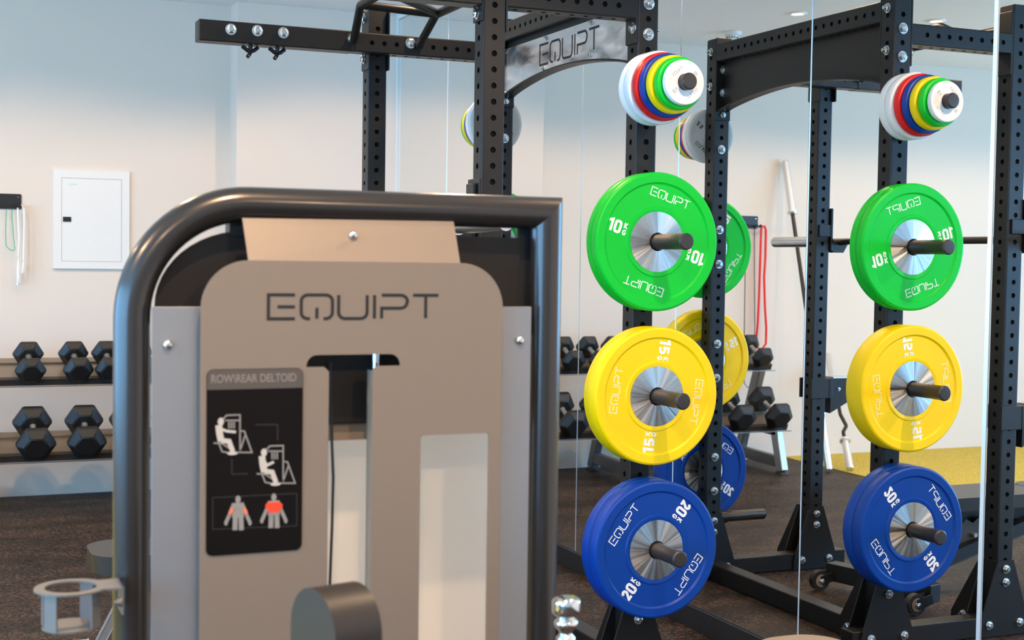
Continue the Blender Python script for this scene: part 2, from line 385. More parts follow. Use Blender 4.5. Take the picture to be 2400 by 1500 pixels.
# ------------------------------------------------------------------ mirror panels
SW, S0 = .8577, 7.2767
edges = [S0+2*SW-.001]
ys = [YP-.024]+[S0-SW*k for k in range(0, 8)]
mlab = ['narrow mirror panel at the far corner beside the pilaster', 'second mirror panel from the far corner, behind the rack sign', 'third mirror panel from the far corner, with the dumbbell rack mirrored in it',
        'mirror panel right behind the coloured discs on the front post', 'mirror panel showing the back of the rack arch', 'wide mirror panel showing the reflected front discs', 'nearest mirror panel at the right edge of the photo']
for k in range(7):
    bm = bmesh.new(); y1, y0 = ys[k]-.0015, ys[k+1]+.0015
    # bevelled polished edge, then the flat silvered face
    bl, bh = (.012 if k == 5 else .0028), (.006 if k == 6 else .0028); bv = .003; z0, z1 = .086, 2.850
    o = [(y0, z0), (y1, z0), (y1, z1), (y0, z1)]; i_ = [(y0+bl, z0+bv), (y1-bh, z0+bv), (y1-bh, z1-bv), (y0+bl, z1-bv)]
    vo_ = [bm.verts.new((.003, *p)) for p in o]; vi = [bm.verts.new((.0, *p)) for p in i_]; vb = [bm.verts.new((.0095, *p)) for p in o]
    bm.faces.new(vi); bm.faces.new(vb)
    for a in range(4):
        c = (a+1) % 4
        f = bm.faces.new((vi[a], vi[c], vo_[c], vo_[a])); f.material_index = 1
        f = bm.faces.new((vo_[a], vo_[c], vb[c], vb[a])); f.material_index = 1
    tag(mesh('mirror_panel', bm, ['mirror', 'edge']), mlab[k], 'mirror', 'wall mirror panels')

# ------------------------------------------------------------------ ceiling fittings
def downlight(x, y, lab, power=75):
    t = root('ceiling_downlight', lab, 'light', (x, y, ZC), 'recessed ceiling lights')
    bm = bmesh.new(); lathe(bm, [(.036, -.002), (.040, -.008), (.052, -.008), (.055, 0), (.030, 0), (.034, .0), (.036, -.002)], n=32); mesh('trim_ring', bm, 'white', t, 40)
    bm = bmesh.new(); lathe(bm, [(0, -.0015), (.035, -.0015), (.035, .0)], n=24); mesh('lens', bm, 'lens', t)
    l = bpy.data.lights.new('spot', 'SPOT'); l.energy = power; l.color = (1.0, .67, .40); l.spot_size = math.radians(148); l.spot_blend = .3
    l.shadow_soft_size = .035
    o = bpy.data.objects.new('lamp', l); C.objects.link(o); o.parent = t; o.location = (0, 0, -.02)
spots = [(-2.095, 6.968), (-2.971, 6.784), (-.40, 6.95), (-1.24, 6.55), (-3.85, 6.8), (-4.75, 6.8), (-5.7, 6.8), (-.75, 4.9), (-2.5, 4.6), (-4.3, 4.6), (-.7, 2.3), (-2.2, 1.3), (-4.2, 1.6), (-1.2, -1.0), (-3.2, -1.0)]
slab = {(-2.095, 6.968): 'small recessed ceiling light nearest the smoke detector', (-2.971, 6.784): 'recessed ceiling light glowing above the reflected front beam'}
for x, y in spots: downlight(x, y, slab.get((x, y), 'small recessed ceiling light with a white ring'), 33 if y > 6 else (62 if y > 4 else 140))
t = root('smoke_detector', 'white round smoke detector on the ceiling', 'smoke detector', (-2.117, 7.727, ZC))
bm = bmesh.new(); lathe(bm, [(0, 0), (.060, 0), (.062, -.008), (.058, -.018), (.046, -.024), (.0, -.024)], n=36); mesh('base', bm, 'white', t, 40)
bm = bmesh.new(); lathe(bm, [(.040, -.024), (.040, -.030), (.030, -.046), (.012, -.050), (0, -.050)], n=36); mesh('sensor_head', bm, 'white', t, 40)
bm = bmesh.new()
for k in range(12):
    a = k*PI/6; c, s_ = math.cos(a), math.sin(a); beam(bm, (.034*c, .034*s_, -.043), (.0385*c, .0385*s_, -.031), .007, .003)
mesh('vent', bm, 'bprint', t)

# ------------------------------------------------------------------ perforated tube
def perf(bm, L_, w_, d_, holes, faces='xXyY', rh=.0095, c=.006, start=None, pitch=.05):
    """square tube along local +Z from 0 to L_, centred on the axis; round holes punched every 50 mm in the listed faces"""
    n = 16; hs = [h for h in holes if h-.025 > .001 and h+.025 < L_-.001]
    cuts = [0.]
    for h in hs: cuts += [h-.025, h+.025]
    cuts += [L_]
    dirs = {'X': (Vector((1, 0, 0)), Vector((0, 1, 0)), w_/2, d_/2), 'x': (Vector((-1, 0, 0)), Vector((0, -1, 0)), w_/2, d_/2),
            'Y': (Vector((0, 1, 0)), Vector((-1, 0, 0)), d_/2, w_/2), 'y': (Vector((0, -1, 0)), Vector((1, 0, 0)), d_/2, w_/2)}
    for f, (nn, tt, off, half) in dirs.items():
        hw = half-c; P = lambda u, z, t=0: bm.verts.new(nn*(off-t)+tt*u+Vector((0, 0, z)))
        def quad(z0, z1): bm.faces.new((P(-hw, z0), P(hw, z0), P(hw, z1), P(-hw, z1)))
        if f not in faces: quad(0, L_); continue
        prev = 0.
        for h in hs:
            if h-.025 > prev+1e-5: quad(prev, h-.025)
            prev = h+.025
            ring = []; sq = []; back = []
            for k in range(n):
                a = 2*PI*(k+.5)/n; ca, sa = math.cos(a), math.sin(a)
                ring.append(P(rh*ca, h+rh*sa)); back.append(P(rh*ca, h+rh*sa, .006))
                s1 = min(hw/abs(ca), .025/abs(sa)); sq.append((s1*ca, s1*sa))
            sqv = [P(u, h+z) for u, z in sq]
            for k in range(n):
                j = (k+1) % n
                a_, b2 = sq[k], sq[j]; cor = None
                on = lambda p: (abs(abs(p[0])-hw) < 1e-7, abs(abs(p[1])-.025) < 1e-7)
                if on(a_) != on(b2): cor = P(math.copysign(hw, a_[0]), h+math.copysign(.025, a_[1]))
                bm.faces.new([ring[k], sqv[k]]+([cor] if cor else [])+[sqv[j], ring[j]])
                fc = bm.faces.new((ring[k], ring[j], back[j], back[k])); fc.material_index = 1
            fc = bm.faces.new(back); fc.material_index = 1
        if prev < L_-1e-5: quad(prev, L_)
    prof = []
    for sx, sy, a0 in ((1, 1, 0), (-1, 1, 90), (-1, -1, 180), (1, -1, 270)):
        cx, cy = sx*(w_/2-c), sy*(d_/2-c)
        pts = [(cx+c*math.cos(math.radians(a0+30*k)), cy+c*math.sin(math.radians(a0+30*k))) for k in range(4)]
        A = [bm.verts.new((*p, 0)) for p in pts]; B = [bm.verts.new((*p, L_)) for p in pts]
        for k in range(3): bm.faces.new((A[k], A[k+1], B[k+1], B[k]))
        prof += pts
    bm.faces.new([bm.verts.new((*p, 0)) for p in prof]); bm.faces.new([bm.verts.new((*p, L_)) for p in prof])
def place(bm, M4):
    for v in bm.verts: v.co = M4 @ v.co
def along(p, q, hint=(0, 0, 1)):
    p, q = Vector(p), Vector(q); d = (q-p).normalized(); y = Vector(hint); x = y.cross(d).normalized(); y = d.cross(x)
    return Matrix(((x.x, y.x, d.x, p.x), (x.y, y.y, d.y, p.y), (x.z, y.z, d.z, p.z), (0, 0, 0, 1)))

# ------------------------------------------------------------------ the power rack
XC, XB, YF, YR, HW = -.514, -1.057, 4.028, 5.229, .0375     # post centres in X, front faces in Y
YFc, YRc = YF+HW, YR+HW
rack = root('power_rack', 'black perforated steel power rack with a steel sign, standing in front of the mirrors', 'power rack', (XC-.27, 4.6, 0))
DZ = -.057    # rack heights below are measured from a datum .057 under the floor
RI = Matrix.Translation((-rack.location[0], -rack.location[1], DZ))
def rp(name, bm, mt, smooth=None, parent=None, label=None):
    """a part of the rack, built in world coordinates"""
    place(bm, RI); o = mesh(name, bm, mt, parent or rack, smooth)
    if label: o['label'] = label
    return o
ZT = 2.422
HOLES = [.045+.05*k for k in range(3, 47)]
posts = {}
for key, (x, y) in dict(C=(XC, YFc), B=(XB, YFc), A=(XB, YRc), Cr=(XC, YRc)).items():
    bm = bmesh.new(); perf(bm, ZT-.06, .075, .075, [h-.06 for h in HOLES], c=.005); place(bm, Matrix.Translation((x, y, .06)))
    posts[key] = rp('upright', bm, ['rack', 'rackin'])
    bm = bmesh.new(); box(bm, (x-.034, y-.034, ZT-.002), (x+.034, y+.034, ZT+.004), .002); rp('end_cap', bm, 'blackplastic')
# crossbeams
def pbeam(name, p, q, hint=(0, 0, 1), w_=.075, d_=.075, faces='xXyY', off=.04):
    L_ = (Vector(q)-Vector(p)).length; n = int((L_-.06)/.05)
    bm = bmesh.new(); perf(bm, L_, w_, d_, [off+.05*k for k in range(n+1)], faces=faces, c=.005, rh=.009); place(bm, along(p, q, hint)); return rp(name, bm, ['rack', 'rackin'])
ZB = 2.280
pbeam('crossbeam', (XB+HW+.006, YFc, ZB), (XC-HW-.006, YFc, ZB))                 # front, between the two front posts
pbeam('crossbeam', (XC, YF+.075+.006, 2.363), (XC, YR-.006, 2.363))            # over the sign
pbeam('crossbeam', (XC-HW-.012, YR-HW, ZB-.002), (XB-.115, YR-HW, ZB-.002))     # rear, in front of the far post
bm = bmesh.new(); box(bm, (-1.765, YR-.0765, ZB-.041), (XB-.117, YR+.001, ZB+.037), .004); rp('cantilever_arm', bm, 'rack')
bm = bmesh.new(); box(bm, (-1.765, YFc-.0385, ZB-.038), (XB-HW-.006, YFc+.0385, ZB+.038), .004); rp('cantilever_arm', bm, 'rack')
# end plates and clamps of the beams
def plate(a, b_, name='bracket_plate', bev=.002):
    bm = bmesh.new(); box(bm, a, b_, bev); return rp(name, bm, 'rack')
for x0, x1 in ((XB+HW, XB+HW+.007), (XC-HW-.007, XC-HW)): plate((x0, YF-.0, 2.165), (x1, YF+.075, 2.40))
plate((XC-HW, YF+.075, 2.165), (XC+HW, YF+.082, 2.428)); plate((XC-HW, YR-.007, 2.07), (XC+HW, YR, 2.428))
for sx in (-1, 1): plate((XB+sx*HW, YR-.02, 2.185), (XB+sx*(HW+.006), YR+.072, 2.415))
plate((XB-HW-.006, YF-.0, 2.195), (XB-HW, YF+.075, 2.42))
plate((XB-.04, YR+.075, 2.19), (XB+.04, YR+.081, 2.41))
plate((XC-HW-.012, YR-.0755, 2.235), (XC-HW-.006, YR+.0, 2.325))
# sign: black arch panel, steel face, cut-through letters
def archb(y):                      # underside of the arch
    u = (y-(YF+.082))/((YR-.007)-(YF+.082)); u = min(1, max(0, u)); return 2.107+.060*math.sin(PI*u)**.8
ya, yb = YF+.082, YR-.007
N_ = 24
low = [(ya+(yb-ya)*k/N_, archb(ya+(yb-ya)*k/N_)) for k in range(N_+1)]
bm = bmesh.new(); prism(bm, low+[(yb, 2.3255), (ya, 2.3255)], lambda u, v, t: Vector((t, u, v)), XC-.010, XC-.004); sign = rp('sign_panel', bm, 'rack')
bm = bmesh.new()
for (a, b_), (c, d) in zip(low, low[1:]):   # flange along the underside and rim on top
    vs = [bm.verts.new(p) for p in ((XC-.022, a, b_), (XC+.030, a, b_), (XC+.030, c, d), (XC-.022, c, d), (XC-.022, a, b_+.005), (XC+.030, a, b_+.005), (XC+.030, c, d+.005), (XC-.022, c, d+.005))]
    for f in ((0, 1, 2, 3), (4, 5, 6, 7), (0, 1, 5, 4), (3, 2, 6, 7), (0, 3, 7, 4), (1, 2, 6, 5)): bm.faces.new([vs[i] for i in f])
rp('sign_flange', bm, 'rack')
lowS = [(y, z+.008) for y, z in low if ya+.03 < y < yb-.03]
lowS = [(ya+.012, archb(ya+.012)+.008)]+lowS+[(yb-.012, archb(yb-.012)+.008)]
sx_ = XC-.0125
bm = bmesh.new(); prism(bm, lowS+[(yb-.012, 2.30), (ya+.012, 2.30)], lambda u, v, t: Vector((t, u, v)), sx_-.0015, sx_+.001); rp('sign_face', bm, 'sign', label='brushed steel sign face with cut-out letters')
# lettering read from the room side: u runs toward the camera (-Y)
yc_, zc_ = (YF+YR+.075)/2-.058, 2.232
bm = bmesh.new(); logo(bm, .076, .50, .0085, lambda u, v, t: Vector((t, yc_-u, zc_+v)), sx_-.0022, sx_-.0014)
rp('sign_lettering', bm, 'rack', label='dark cut-out logo lettering on the steel sign')
for y, z in ((4.80, 2.29), (4.42, 2.29), (4.82, 2.178), (4.42, 2.178), (yb-.03, 2.285), (yb-.028, 2.125)): 
    bm = bmesh.new(); hexbolt(bm, (sx_-.0015, y, z), (-1, 0, 0), .006, .005); rp('screw', bm, 'zinc')
# bolts
def bolts(lst, s=.0135, nut=False):
    for p, n in lst:
        bm = bmesh.new(); hexbolt(bm, p, n, s, .010, nut); rp('bolt', bm, 'zinc')
fy, bx_ = (0, -1, 0), (1, 0, 0)
bolts([((XC, YF, 2.295), fy), ((XC, YF, 2.195), fy)], .015)
bolts([((XC, YR-.007, 2.29), fy), ((XC, YR-.007, 2.19), fy)], .015)
bolts([((XC, YR, z), fy) for z in (2.095, 1.945, 1.595, 1.445, 1.095, .945, .595, .445)], .014, True)
bolts([((XC+HW, YFc, 2.37), bx_), ((XC+HW, YFc, 2.22), bx_), ((XC+HW, YRc, 2.37), bx_), ((XC+HW, YRc, 2.22), bx_)], .013, True)
bolts([((XB-HW-.006, YRc, 2.388), (-1, 0, 0)), ((XB-HW-.006, YRc, 2.23), (-1, 0, 0)), ((XB-HW-.006, YFc, 2.221), (-1, 0, 0)), ((XB-HW-.006, YFc, 2.37), (-1, 0, 0))], .015)
bolts([((XB+.02, YF-.0, z), fy) for z in ()])
ybf = YR-.0765
for px, py in ((541, 69), (603, 72), (664, 77), (826, 90), (962, 101)):
    P = at(px, py, 'Y', ybf); bolts([((P.x, ybf, P.z-DZ), fy)], .0155)
bolts([((XC-HW-.007, YF-.0+.02, 2.215), (-1, 0, 0))], .014)
# rubber-tipped wing hooks under the arm
for px, py in ((587, 108), (650, 113)):
    P = at(px, py-10, 'Y', YR-.04); x = P.x; z = ZB-.041
    bm = bmesh.new(); cyl(bm, (x, YR-.04, z), (x, YR-.04, z-.022), .008)
    tube(bm, bend([(x-.032, YR-.05, z-.008), (x-.008, YR-.04, z-.022), (x+.012, YR-.038, z-.020), (x+.030, YR-.03, z-.006)], .01), .0075, 10)
    tube(bm, [(x+.004, YR-.038, z-.018), (x-.006, YR-.05, z-.036), (x-.014, YR-.056, z-.046)], .0075, 10)
    rp('wing_hook', bm, 'blackplastic', 50)
# multi-grip pull-up handles between the rear and front beams
x1, x2 = at(832, 95, 'Y', YR-.10).x, at(985, 105, 'Y', YR-.10).x
gr = .016
def grip(pts, r=.03):
    bm = bmesh.new(); tube(bm, bend(pts, r), gr, 16); rp('pull_up_grip', bm, 'rack', 60)
yb0, yb1 = YR-.085, YFc+.04
g1 = at(845, 12, 'Y', YR-.26); g2 = at(1022, 34, 'Y', YR-.26); g1.z -= DZ; g2.z -= DZ
grip([(x1, yb0, ZB), (g1.x, g1.y, g1.z), (g1.x, 4.30, g1.z), (x1, yb1, ZB)], .05)
grip([(x2, yb0, ZB), (g2.x, g2.y, g2.z), (g2.x, 4.30, g2.z), (x2, yb1, ZB)], .05)
grip([(g1.x, g1.y-.01, g1.z), (g2.x, g2.y-.01, g2.z)])
d1 = at(905, -2, 'Y', YR-.40)
grip([(g1.x, 4.66, g1.z), (g2.x, g2.y-.02, g2.z)])
grip([(g1.x, 4.42, g1.z), (g2.x, 4.42, g2.z)])
# feet: base rails and gussets
def rail(a, b_):
    bm = bmesh.new(); box(bm, a, b_, .004); rp('base_rail', bm, 'rack')
rail((XB-.17, YF+.002, .059), (XC+.15, YF+.073, .134)); rail((XB-.17, YR+.002, .059), (XC+.15, YR+.073, .134))
rail((XC-.036, YF+.08, .059), (XC+.036, YR-.006, .134))
def gusset(x, y, face):
    bm = bmesh.new(); w1, w2 = (.118, .037) if face in 'yY' else (.20, .050); o = [(-w1, 0), (w1, 0), (w1, .045), (w2, .285), (-w2, .285), (-w1, .045)] if face in 'yY' else [(-.037, 0), (w1, 0), (w1, .045), (w2, .285), (-.037, .285)]
    if face in 'yY':
        t0, t1 = (y-.0375-.006, y-.0375) if face == 'y' else (y+.0375, y+.0435)
        prism(bm, o, lambda u, v, t: Vector((x+u, t, .060+v)), t0, t1)
    else:
        t0, t1 = (x-.0435, x-.0375) if face == 'x' else (x+.0375, x+.0435)
        prism(bm, o, lambda u, v, t: Vector((t, y+u, .060+v)), t0, t1)
    rp('foot_gusset', bm, 'rack')
for x in (XB, XC):
    for y in (YFc, YRc): gusset(x, y, 'y'); gusset(x, y, 'Y'); gusset(x, y, 'x'); gusset(x, y, 'X')
    for y in (YF-.006, YR-.006): bolts([((x+dx, y, z), fy) for dx, z in ((-.074, .105), (.074, .105), (0, .313), (0, .263))], .0125, y > 5)
    bolts([((x+.0435, YFc+.13, .105), bx_), ((x-.0435, YFc+.13, .105), (-1, 0, 0)), ((x-.0435, YRc+.13, .105), (-1, 0, 0))], .012, True)
# weight horns: front pair columns on the mirror-side posts
def horn(z, y0, d, r=.025, ln=.270):
    bm = bmesh.new(); box(bm, (XC-.034, min(y0, y0+d*.006), z-.095), (XC+.034, max(y0, y0+d*.006), z+.095), .001)
    lathe(bm, [(.0, d*.004), (.030, d*.004), (.030, d*.012), (r, d*.014), (r, d*(ln-.004))], 'Y', (XC, y0, z), 36)
    o = rp('weight_horn', bm, 'horn', 40)
    bm = bmesh.new(); lathe(bm, [(r-.001, d*(ln-.004)), (r+.0015, d*(ln-.003)), (r+.0015, d*(ln+.002)), (r-.003, d*(ln+.006)), (0, d*(ln+.007))], 'Y', (XC, y0, z), 36)
    c = mesh('horn_cap', bm, 'endcap', o, 35); place_ = RI
    for v in c.data.vertices: v.co = RI @ v.co
ZH = (2.013, 1.517, 1.017, .519)
for z in ZH: horn(z, YF, -1); horn(z, YR+.075, 1)
# low peg on the far mirror-side post
bm = bmesh.new(); lathe(bm, [(0, 0), (.030, 0), (.030, -.06), (.024, -.064), (.024, -.262), (.018, -.270), (0, -.272)], 'X', (XC-HW-.004, YRc+.03, .313), 24); rp('storage_peg', bm, 'horn', 40)
# J-cups on the room-side posts, holding the barbell
ZBAR = 1.556; XBAR = XB-.112
def jcup(yc):
    bm = bmesh.new(); x = XB-HW
    box(bm, (x-.012, yc-.0375-.012, 1.512), (x-.001, yc+.0375+.012, 1.705), .003)
    box(bm, (x-.026, yc-.030, 1.512), (x-.012, yc+.030, 1.690), .004)
    o = [(x-.026, 1.505), (x-.085, 1.505), (x-.112, 1.548), (x-.112, 1.566), (x-.098, 1.566), (x-.092, ZBAR-.016), (x-.060, ZBAR-.018), (x-.036, ZBAR-.006), (x-.026, ZBAR+.01)]
    prism(bm, o, lambda u, v, t: Vector((u, t, v)), yc-.030, yc+.030)
    for s in (-1, 1): box(bm, (x-.012, yc+s*.0375, 1.575), (x+.060, yc+s*.046, 1.63), .002)
    rp('j_cup', bm, 'rack')
for y in (YFc, YRc): jcup(y)
# spotter arms
def spotter(yc):
    bm = bmesh.new(); x = XB-HW; z = .885
    for s in (-1, 1): box(bm, (x-.03, yc+s*.0385, z-.045), (x+.085, yc+s*.048, z+.045), .002)
    o = [(x-.008, z+.045), (x-.008, z-.20), (x-.03, z-.20), (x-.26, z-.085), (x-.60, z-.065), (x-.60, z+.035)]
    prism(bm, [(x-.03, z+.045), (x-.03, z-.115), (x-.14, z-.06), (x-.62, z-.045), (x-.62, z+.04)], lambda u, v, t: Vector((u, t, v)), yc-.0345, yc+.0345)
    box(bm, (x-.03, yc-.05, z-.045), (x-.012, yc+.05, z+.045), .002)
    prism(bm, [(x-.62, z-.045), (x-.62, z+.10), (x-.606, z+.10), (x-.606, z-.045)], lambda u, v, t: Vector((u, t, v)), yc-.0345, yc+.0345)
    rp('spotter_arm', bm, 'rack')
    bm = bmesh.new(); box(bm, (x-.60, yc-.030, z+.041), (x-.045, yc+.030, z+.052), .003); rp('spotter_pad', bm, 'steel')
    for k in (0, 1):
        bm = bmesh.new(); hexbolt(bm, (x-.075-.045*k, yc-.0345, z-.005), fy, .006, .003); rp('bolt', bm, 'zinc')
for y in (YFc, YRc): spotter(y)

# ------------------------------------------------------------------ barbell on the J-cups (runs along Y)
bb_ = root('barbell', 'olympic barbell resting across the rack hooks, silver sleeves at both ends', 'barbell', (XBAR, 4.715, ZBAR+DZ))
def sleeve(bm, p, d, ln=.41, r=.025):
    """flange, collar and sleeve from p along unit vector d"""
    p = Vector(p); d = Vector(d)
    cyl(bm, p, p+d*.012, r*1.25, r*1.5, n=28); cyl(bm, p+d*.012, p+d*.022, r*1.5, n=28); cyl(bm, p+d*.022, p+d*.03, r*1.18, n=28)
    cyl(bm, p+d*.03, p+d*(ln-.008), r, n=28); cyl(bm, p+d*(ln-.008), p+d*ln, r, r*.86, n=28)
bm = bmesh.new(); cyl(bm, (0, -.66, 0), (0, .66, 0), .0145, n=20); mesh('shaft', bm, 'horn', bb_, 40)
for s in (-1, 1):
    bm = bmesh.new(); sleeve(bm, (0, s*.655, 0), (0, s, 0)); mesh('sleeve', bm, 'steel', bb_, 40)

# ------------------------------------------------------------------ weight plates
def bumper(cx, cz, y_face, th, colr, num, rot, lab, prt='print', facing=-1, group='bumper plates on the weight horns', hubr=.0975, hubthin=.0):
    """front at y_face, body runs away (facing=-1: printed front toward -Y). The rim is proud, the disc recessed, a steel insert in the middle."""
    t = root('bumper_plate', lab, 'weight plate', (cx, y_face+th/2, cz), group)
    h = th/2
    prof = [(.0965, h-.006), (.104, h-.0035), (.112, h-.0035), (.1145, h-.0065), (.186, h-.0060), (.1895, h-.0035), (.1925, h-.0005), (.217, h), (.2225, h-.003), (.225, h-.008)]
    bm = bmesh.new(); full = [(r, -y) for r, y in prof]+[(r, y) for r, y in reversed(prof)]+[(.0965, -(h-.006))]
    lathe(bm, full, 'Y', n=96); mesh('rubber_disc', bm, colr, t, 28)
    bm = bmesh.new()
    lathe(bm, [(.026, -(h-.004)), (.030, -(h-.0012)), (hubr, -(h-.0045)), (hubr, h-.0045), (.030, h-.0012), (.026, h-.004), (.026, -(h-.004))], 'Y', n=72)
    mesh('steel_hub', bm, 'hub', t, 25)
    for sgn in (-1, 1):
        for k in range(2):
            R = math.radians(rot+180*k)*(1 if sgn < 0 else -1)
            def pl(u, v, tt, R=R, rad=.150, sgn=sgn):      # u to the reader's right, v up
                v2 = v+rad; x = u*math.cos(R)-v2*math.sin(R); z = u*math.sin(R)+v2*math.cos(R)
                return Vector((x if sgn < 0 else -x, sgn*tt, z))
            bm = bmesh.new(); logo(bm, .026, .148, .0030, pl, h-.0063, h-.0052); mesh('brand_lettering', bm, prt, t)
            def pn(u, v, tt, R=R, sgn=sgn, du=-.150):
                uu = u+du; x = uu*math.cos(R)-v*math.sin(R); z = uu*math.sin(R)+v*math.cos(R)
                return Vector((x if sgn < 0 else -x, sgn*tt, z))
            bm = bmesh.new()
            word(bm, num, NUM, .040, .0088, .16, lambda u, v, tt: pn(u-.013, v, tt), h-.0063, h-.0052, length=.046)
            word(bm, 'K', NUM, .018, .0040, 0, lambda u, v, tt: pn(u+.026, v+.011, tt), h-.0063, h-.0052, length=.012)
            word(bm, 'G', NUM, .018, .0040, 0, lambda u, v, tt: pn(u+.026, v-.011, tt), h-.0063, h-.0052, length=.012)
            mesh('weight_marking', bm, 'print', t)
    return t
DY = YF-3.991
ZH = [z+DZ for z in ZH]
bumper(XC, ZH[1], 3.899+DY, .037, 'green', '10', -18, 'outer green bumper plate marked 10 on the front post, upper horn')
bumper(XC, ZH[1], 3.9365+DY, .037, 'green', '10', -60, 'inner green bumper plate pressed behind the outer one on the front post')
bumper(XC, ZH[2], 3.881+DY, .092, 'yellow', '15', 81, 'thick yellow bumper plate marked 15 on the front post, middle horn', 'yprint')
bumper(XC, ZH[3], 3.864+DY, .0535, 'blue', '20', 53, 'outer blue bumper plate marked 20 on the front post, lowest horn')
bumper(XC, ZH[3], 3.918+DY, .0535, 'blue', '20', 10, 'inner blue bumper plate pressed behind the outer one on the front post')
YB_ = YR+.087
bumper(XC, ZH[1], YB_, .052, 'green', '10', 124, 'green bumper plate behind the rear post, seen mostly in the mirror')
bumper(XC, ZH[2], YB_, .062, 'yellow', '15', -28, 'yellow bumper plate behind the rear post, seen mostly in the mirror', 'yprint')
bumper(XC, ZH[3], YB_, .072, 'blue', '20', 35, 'blue bumper plate behind the rear post, seen mostly in the mirror')
def disc(y0, y1, r, colr, lab, text=None, prt='gprint', zc=2.013-.057, face=-1):
    t = root('change_plate', lab, 'weight plate', (XC, (y0+y1)/2, zc), 'small change plates on the top horns'); h = abs(y1-y0)/2-.0004
    bm = bmesh.new(); q = min(.006, h*.6)
    lathe(bm, [(.026, -h), (.034, -h), (.036, -h+.0015), (r*.80, -h+.0015), (r*.84, -h), (r-q, -h), (r-q*.3, -h+q*.35), (r, -h+q), (r, h-q), (r-q*.3, h-q*.35), (r-q, h), (r*.84, h), (r*.80, h-.0015), (.036, h-.0015), (.034, h), (.026, h), (.026, -h)], 'Y', n=80)
    mesh('rubber_disc', bm, colr, t, 30)
    if text:
        for sgn in (-1, 1):
            for k in range(2):
                bm = bmesh.new(); R = math.radians(text[1]+180*k)*(1 if sgn < 0 else -1); rad = r*.60
                def pl(u, v, tt, R=R, sgn=sgn):
                    v2 = v+rad; x = u*math.cos(R)-v2*math.sin(R); z = u*math.sin(R)+v2*math.cos(R); return Vector((x if sgn < 0 else -x, sgn*tt, z))
                logo(bm, r*.13, r*.62, r*.016, pl, h-.0018, h-.0010)
                def pn(u, v, tt, R=R, sgn=sgn):
                    uu = u-rad; x = uu*math.cos(R)-v*math.sin(R); z = uu*math.sin(R)+v*math.cos(R); return Vector((x if sgn < 0 else -x, sgn*tt, z))
                mesh('brand_lettering', bm, prt, t); bm = bmesh.new(); word(bm, text[0], NUM, r*.17, r*.036, .14, pn, h-.0018, h-.0010); mesh('weight_marking', bm, prt, t)
fr = [(3.745, 3.770, .0705, 'whiterub', 'small white change plate at the tip of the front top horn', ('0.5', 38)), (3.771, 3.803, .083, 'green', 'green change plate on the front top horn', None),
      (3.804, 3.836, .0925, 'yellow', 'yellow change plate on the front top horn', None), (3.837, 3.866, .102, 'blue', 'blue change plate on the front top horn', None),
      (3.867, 3.898, .109, 'red', 'red change plate on the front top horn', None), (3.899, 3.934, .118, 'whiterub', 'large white change plate behind the red one on the front top horn', None),
      (3.935, 3.972, .118, 'whiterub', 'large white change plate closest to the front post', None)]
for y0, y1, r, c_, lab, tx in fr: disc(y0+DY, y1+DY, r, c_, lab, tx)
o_ = YR+.090
for (a, b_, r, c_, lab, tx) in [(0, .020, .118, 'greyrub', 'pale grey change plate marked 2.5 behind the rear post', ('2.5', 38)), (.021, .050, .120, 'whiterub', 'large white change plate behind the rear post', None),
      (.051, .080, .109, 'red', 'red change plate behind the rear post', None), (.081, .110, .103, 'blue', 'blue change plate behind the rear post', None),
      (.111, .143, .100, 'yellow', 'yellow change plate behind the rear post', None), (.144, .170, .094, 'green', 'green change plate behind the rear post', None)]:
    disc(o_+a, o_+b_, r, c_, lab, tx, 'bprint')

# ------------------------------------------------------------------ things on the far wall
Pp = [at(124, 397, 'Y', YW), at(303, 404, 'Y', YW), at(125, 629, 'Y', YW)]
xa, xb, za, zb = -2.002, -1.579, 1.305, 1.870
t = root('electrical_panel', 'white metal electrical cabinet with a hinged door on the far wall', 'electrical panel', (xa, YW, za))
T = lambda bm: place(bm, Matrix.Translation((-xa, -YW, -za)))
bm = bmesh.new(); prism(bm, [(xa, za), (xb, za), (xb, zb), (xa, zb)], lambda u, v, q: Vector((u, q, v)), YW-.016, YW, [[(xa+.044, za+.042), (xb-.044, za+.042), (xb-.044, zb-.045), (xa+.044, zb-.045)]]); T(bm); mesh('cabinet_frame', bm, 'white', t)
bm = bmesh.new(); box(bm, (xa+.0455, YW-.014, za+.0435), (xb-.0455, YW-.002, zb-.0465), .001); T(bm); mesh('door', bm, 'white', t)
bm = bmesh.new(); box(bm, (xa+.046, YW-.003, za+.043), (xb-.044, YW-.0012, zb-.045)); T(bm); mesh('door_gap', bm, 'blackplastic', t)
bm = bmesh.new(); L0 = at(147, 508, 'Y', YW); L1 = at(166, 520, 'Y', YW); box(bm, (L0.x, YW-.018, L1.z), (L1.x, YW-.0135, L0.z), .001); T(bm); mesh('latch', bm, 'blackplastic', t)
bm = bmesh.new(); L0 = at(169, 432, 'Y', YW)
for k, (dx, w_) in enumerate(((-.018, .012), (-.004, .010), (.008, .010), (.020, .008))): box(bm, (L0.x+dx, YW-.0146, L0.z-.003+.001*(k % 2)), (L0.x+dx+w_*.8, YW-.0139, L0.z+.002))
tube(bm, arc_pts := [(L0.x-.006+.012*math.cos(a), YW-.0143, L0.z-.008+.004*math.sin(a)) for a in (PI, 1.25*PI, 1.5*PI, 1.75*PI, 2*PI)], .0006, 5); T(bm); mesh('emblem', bm, 'aqua', t)
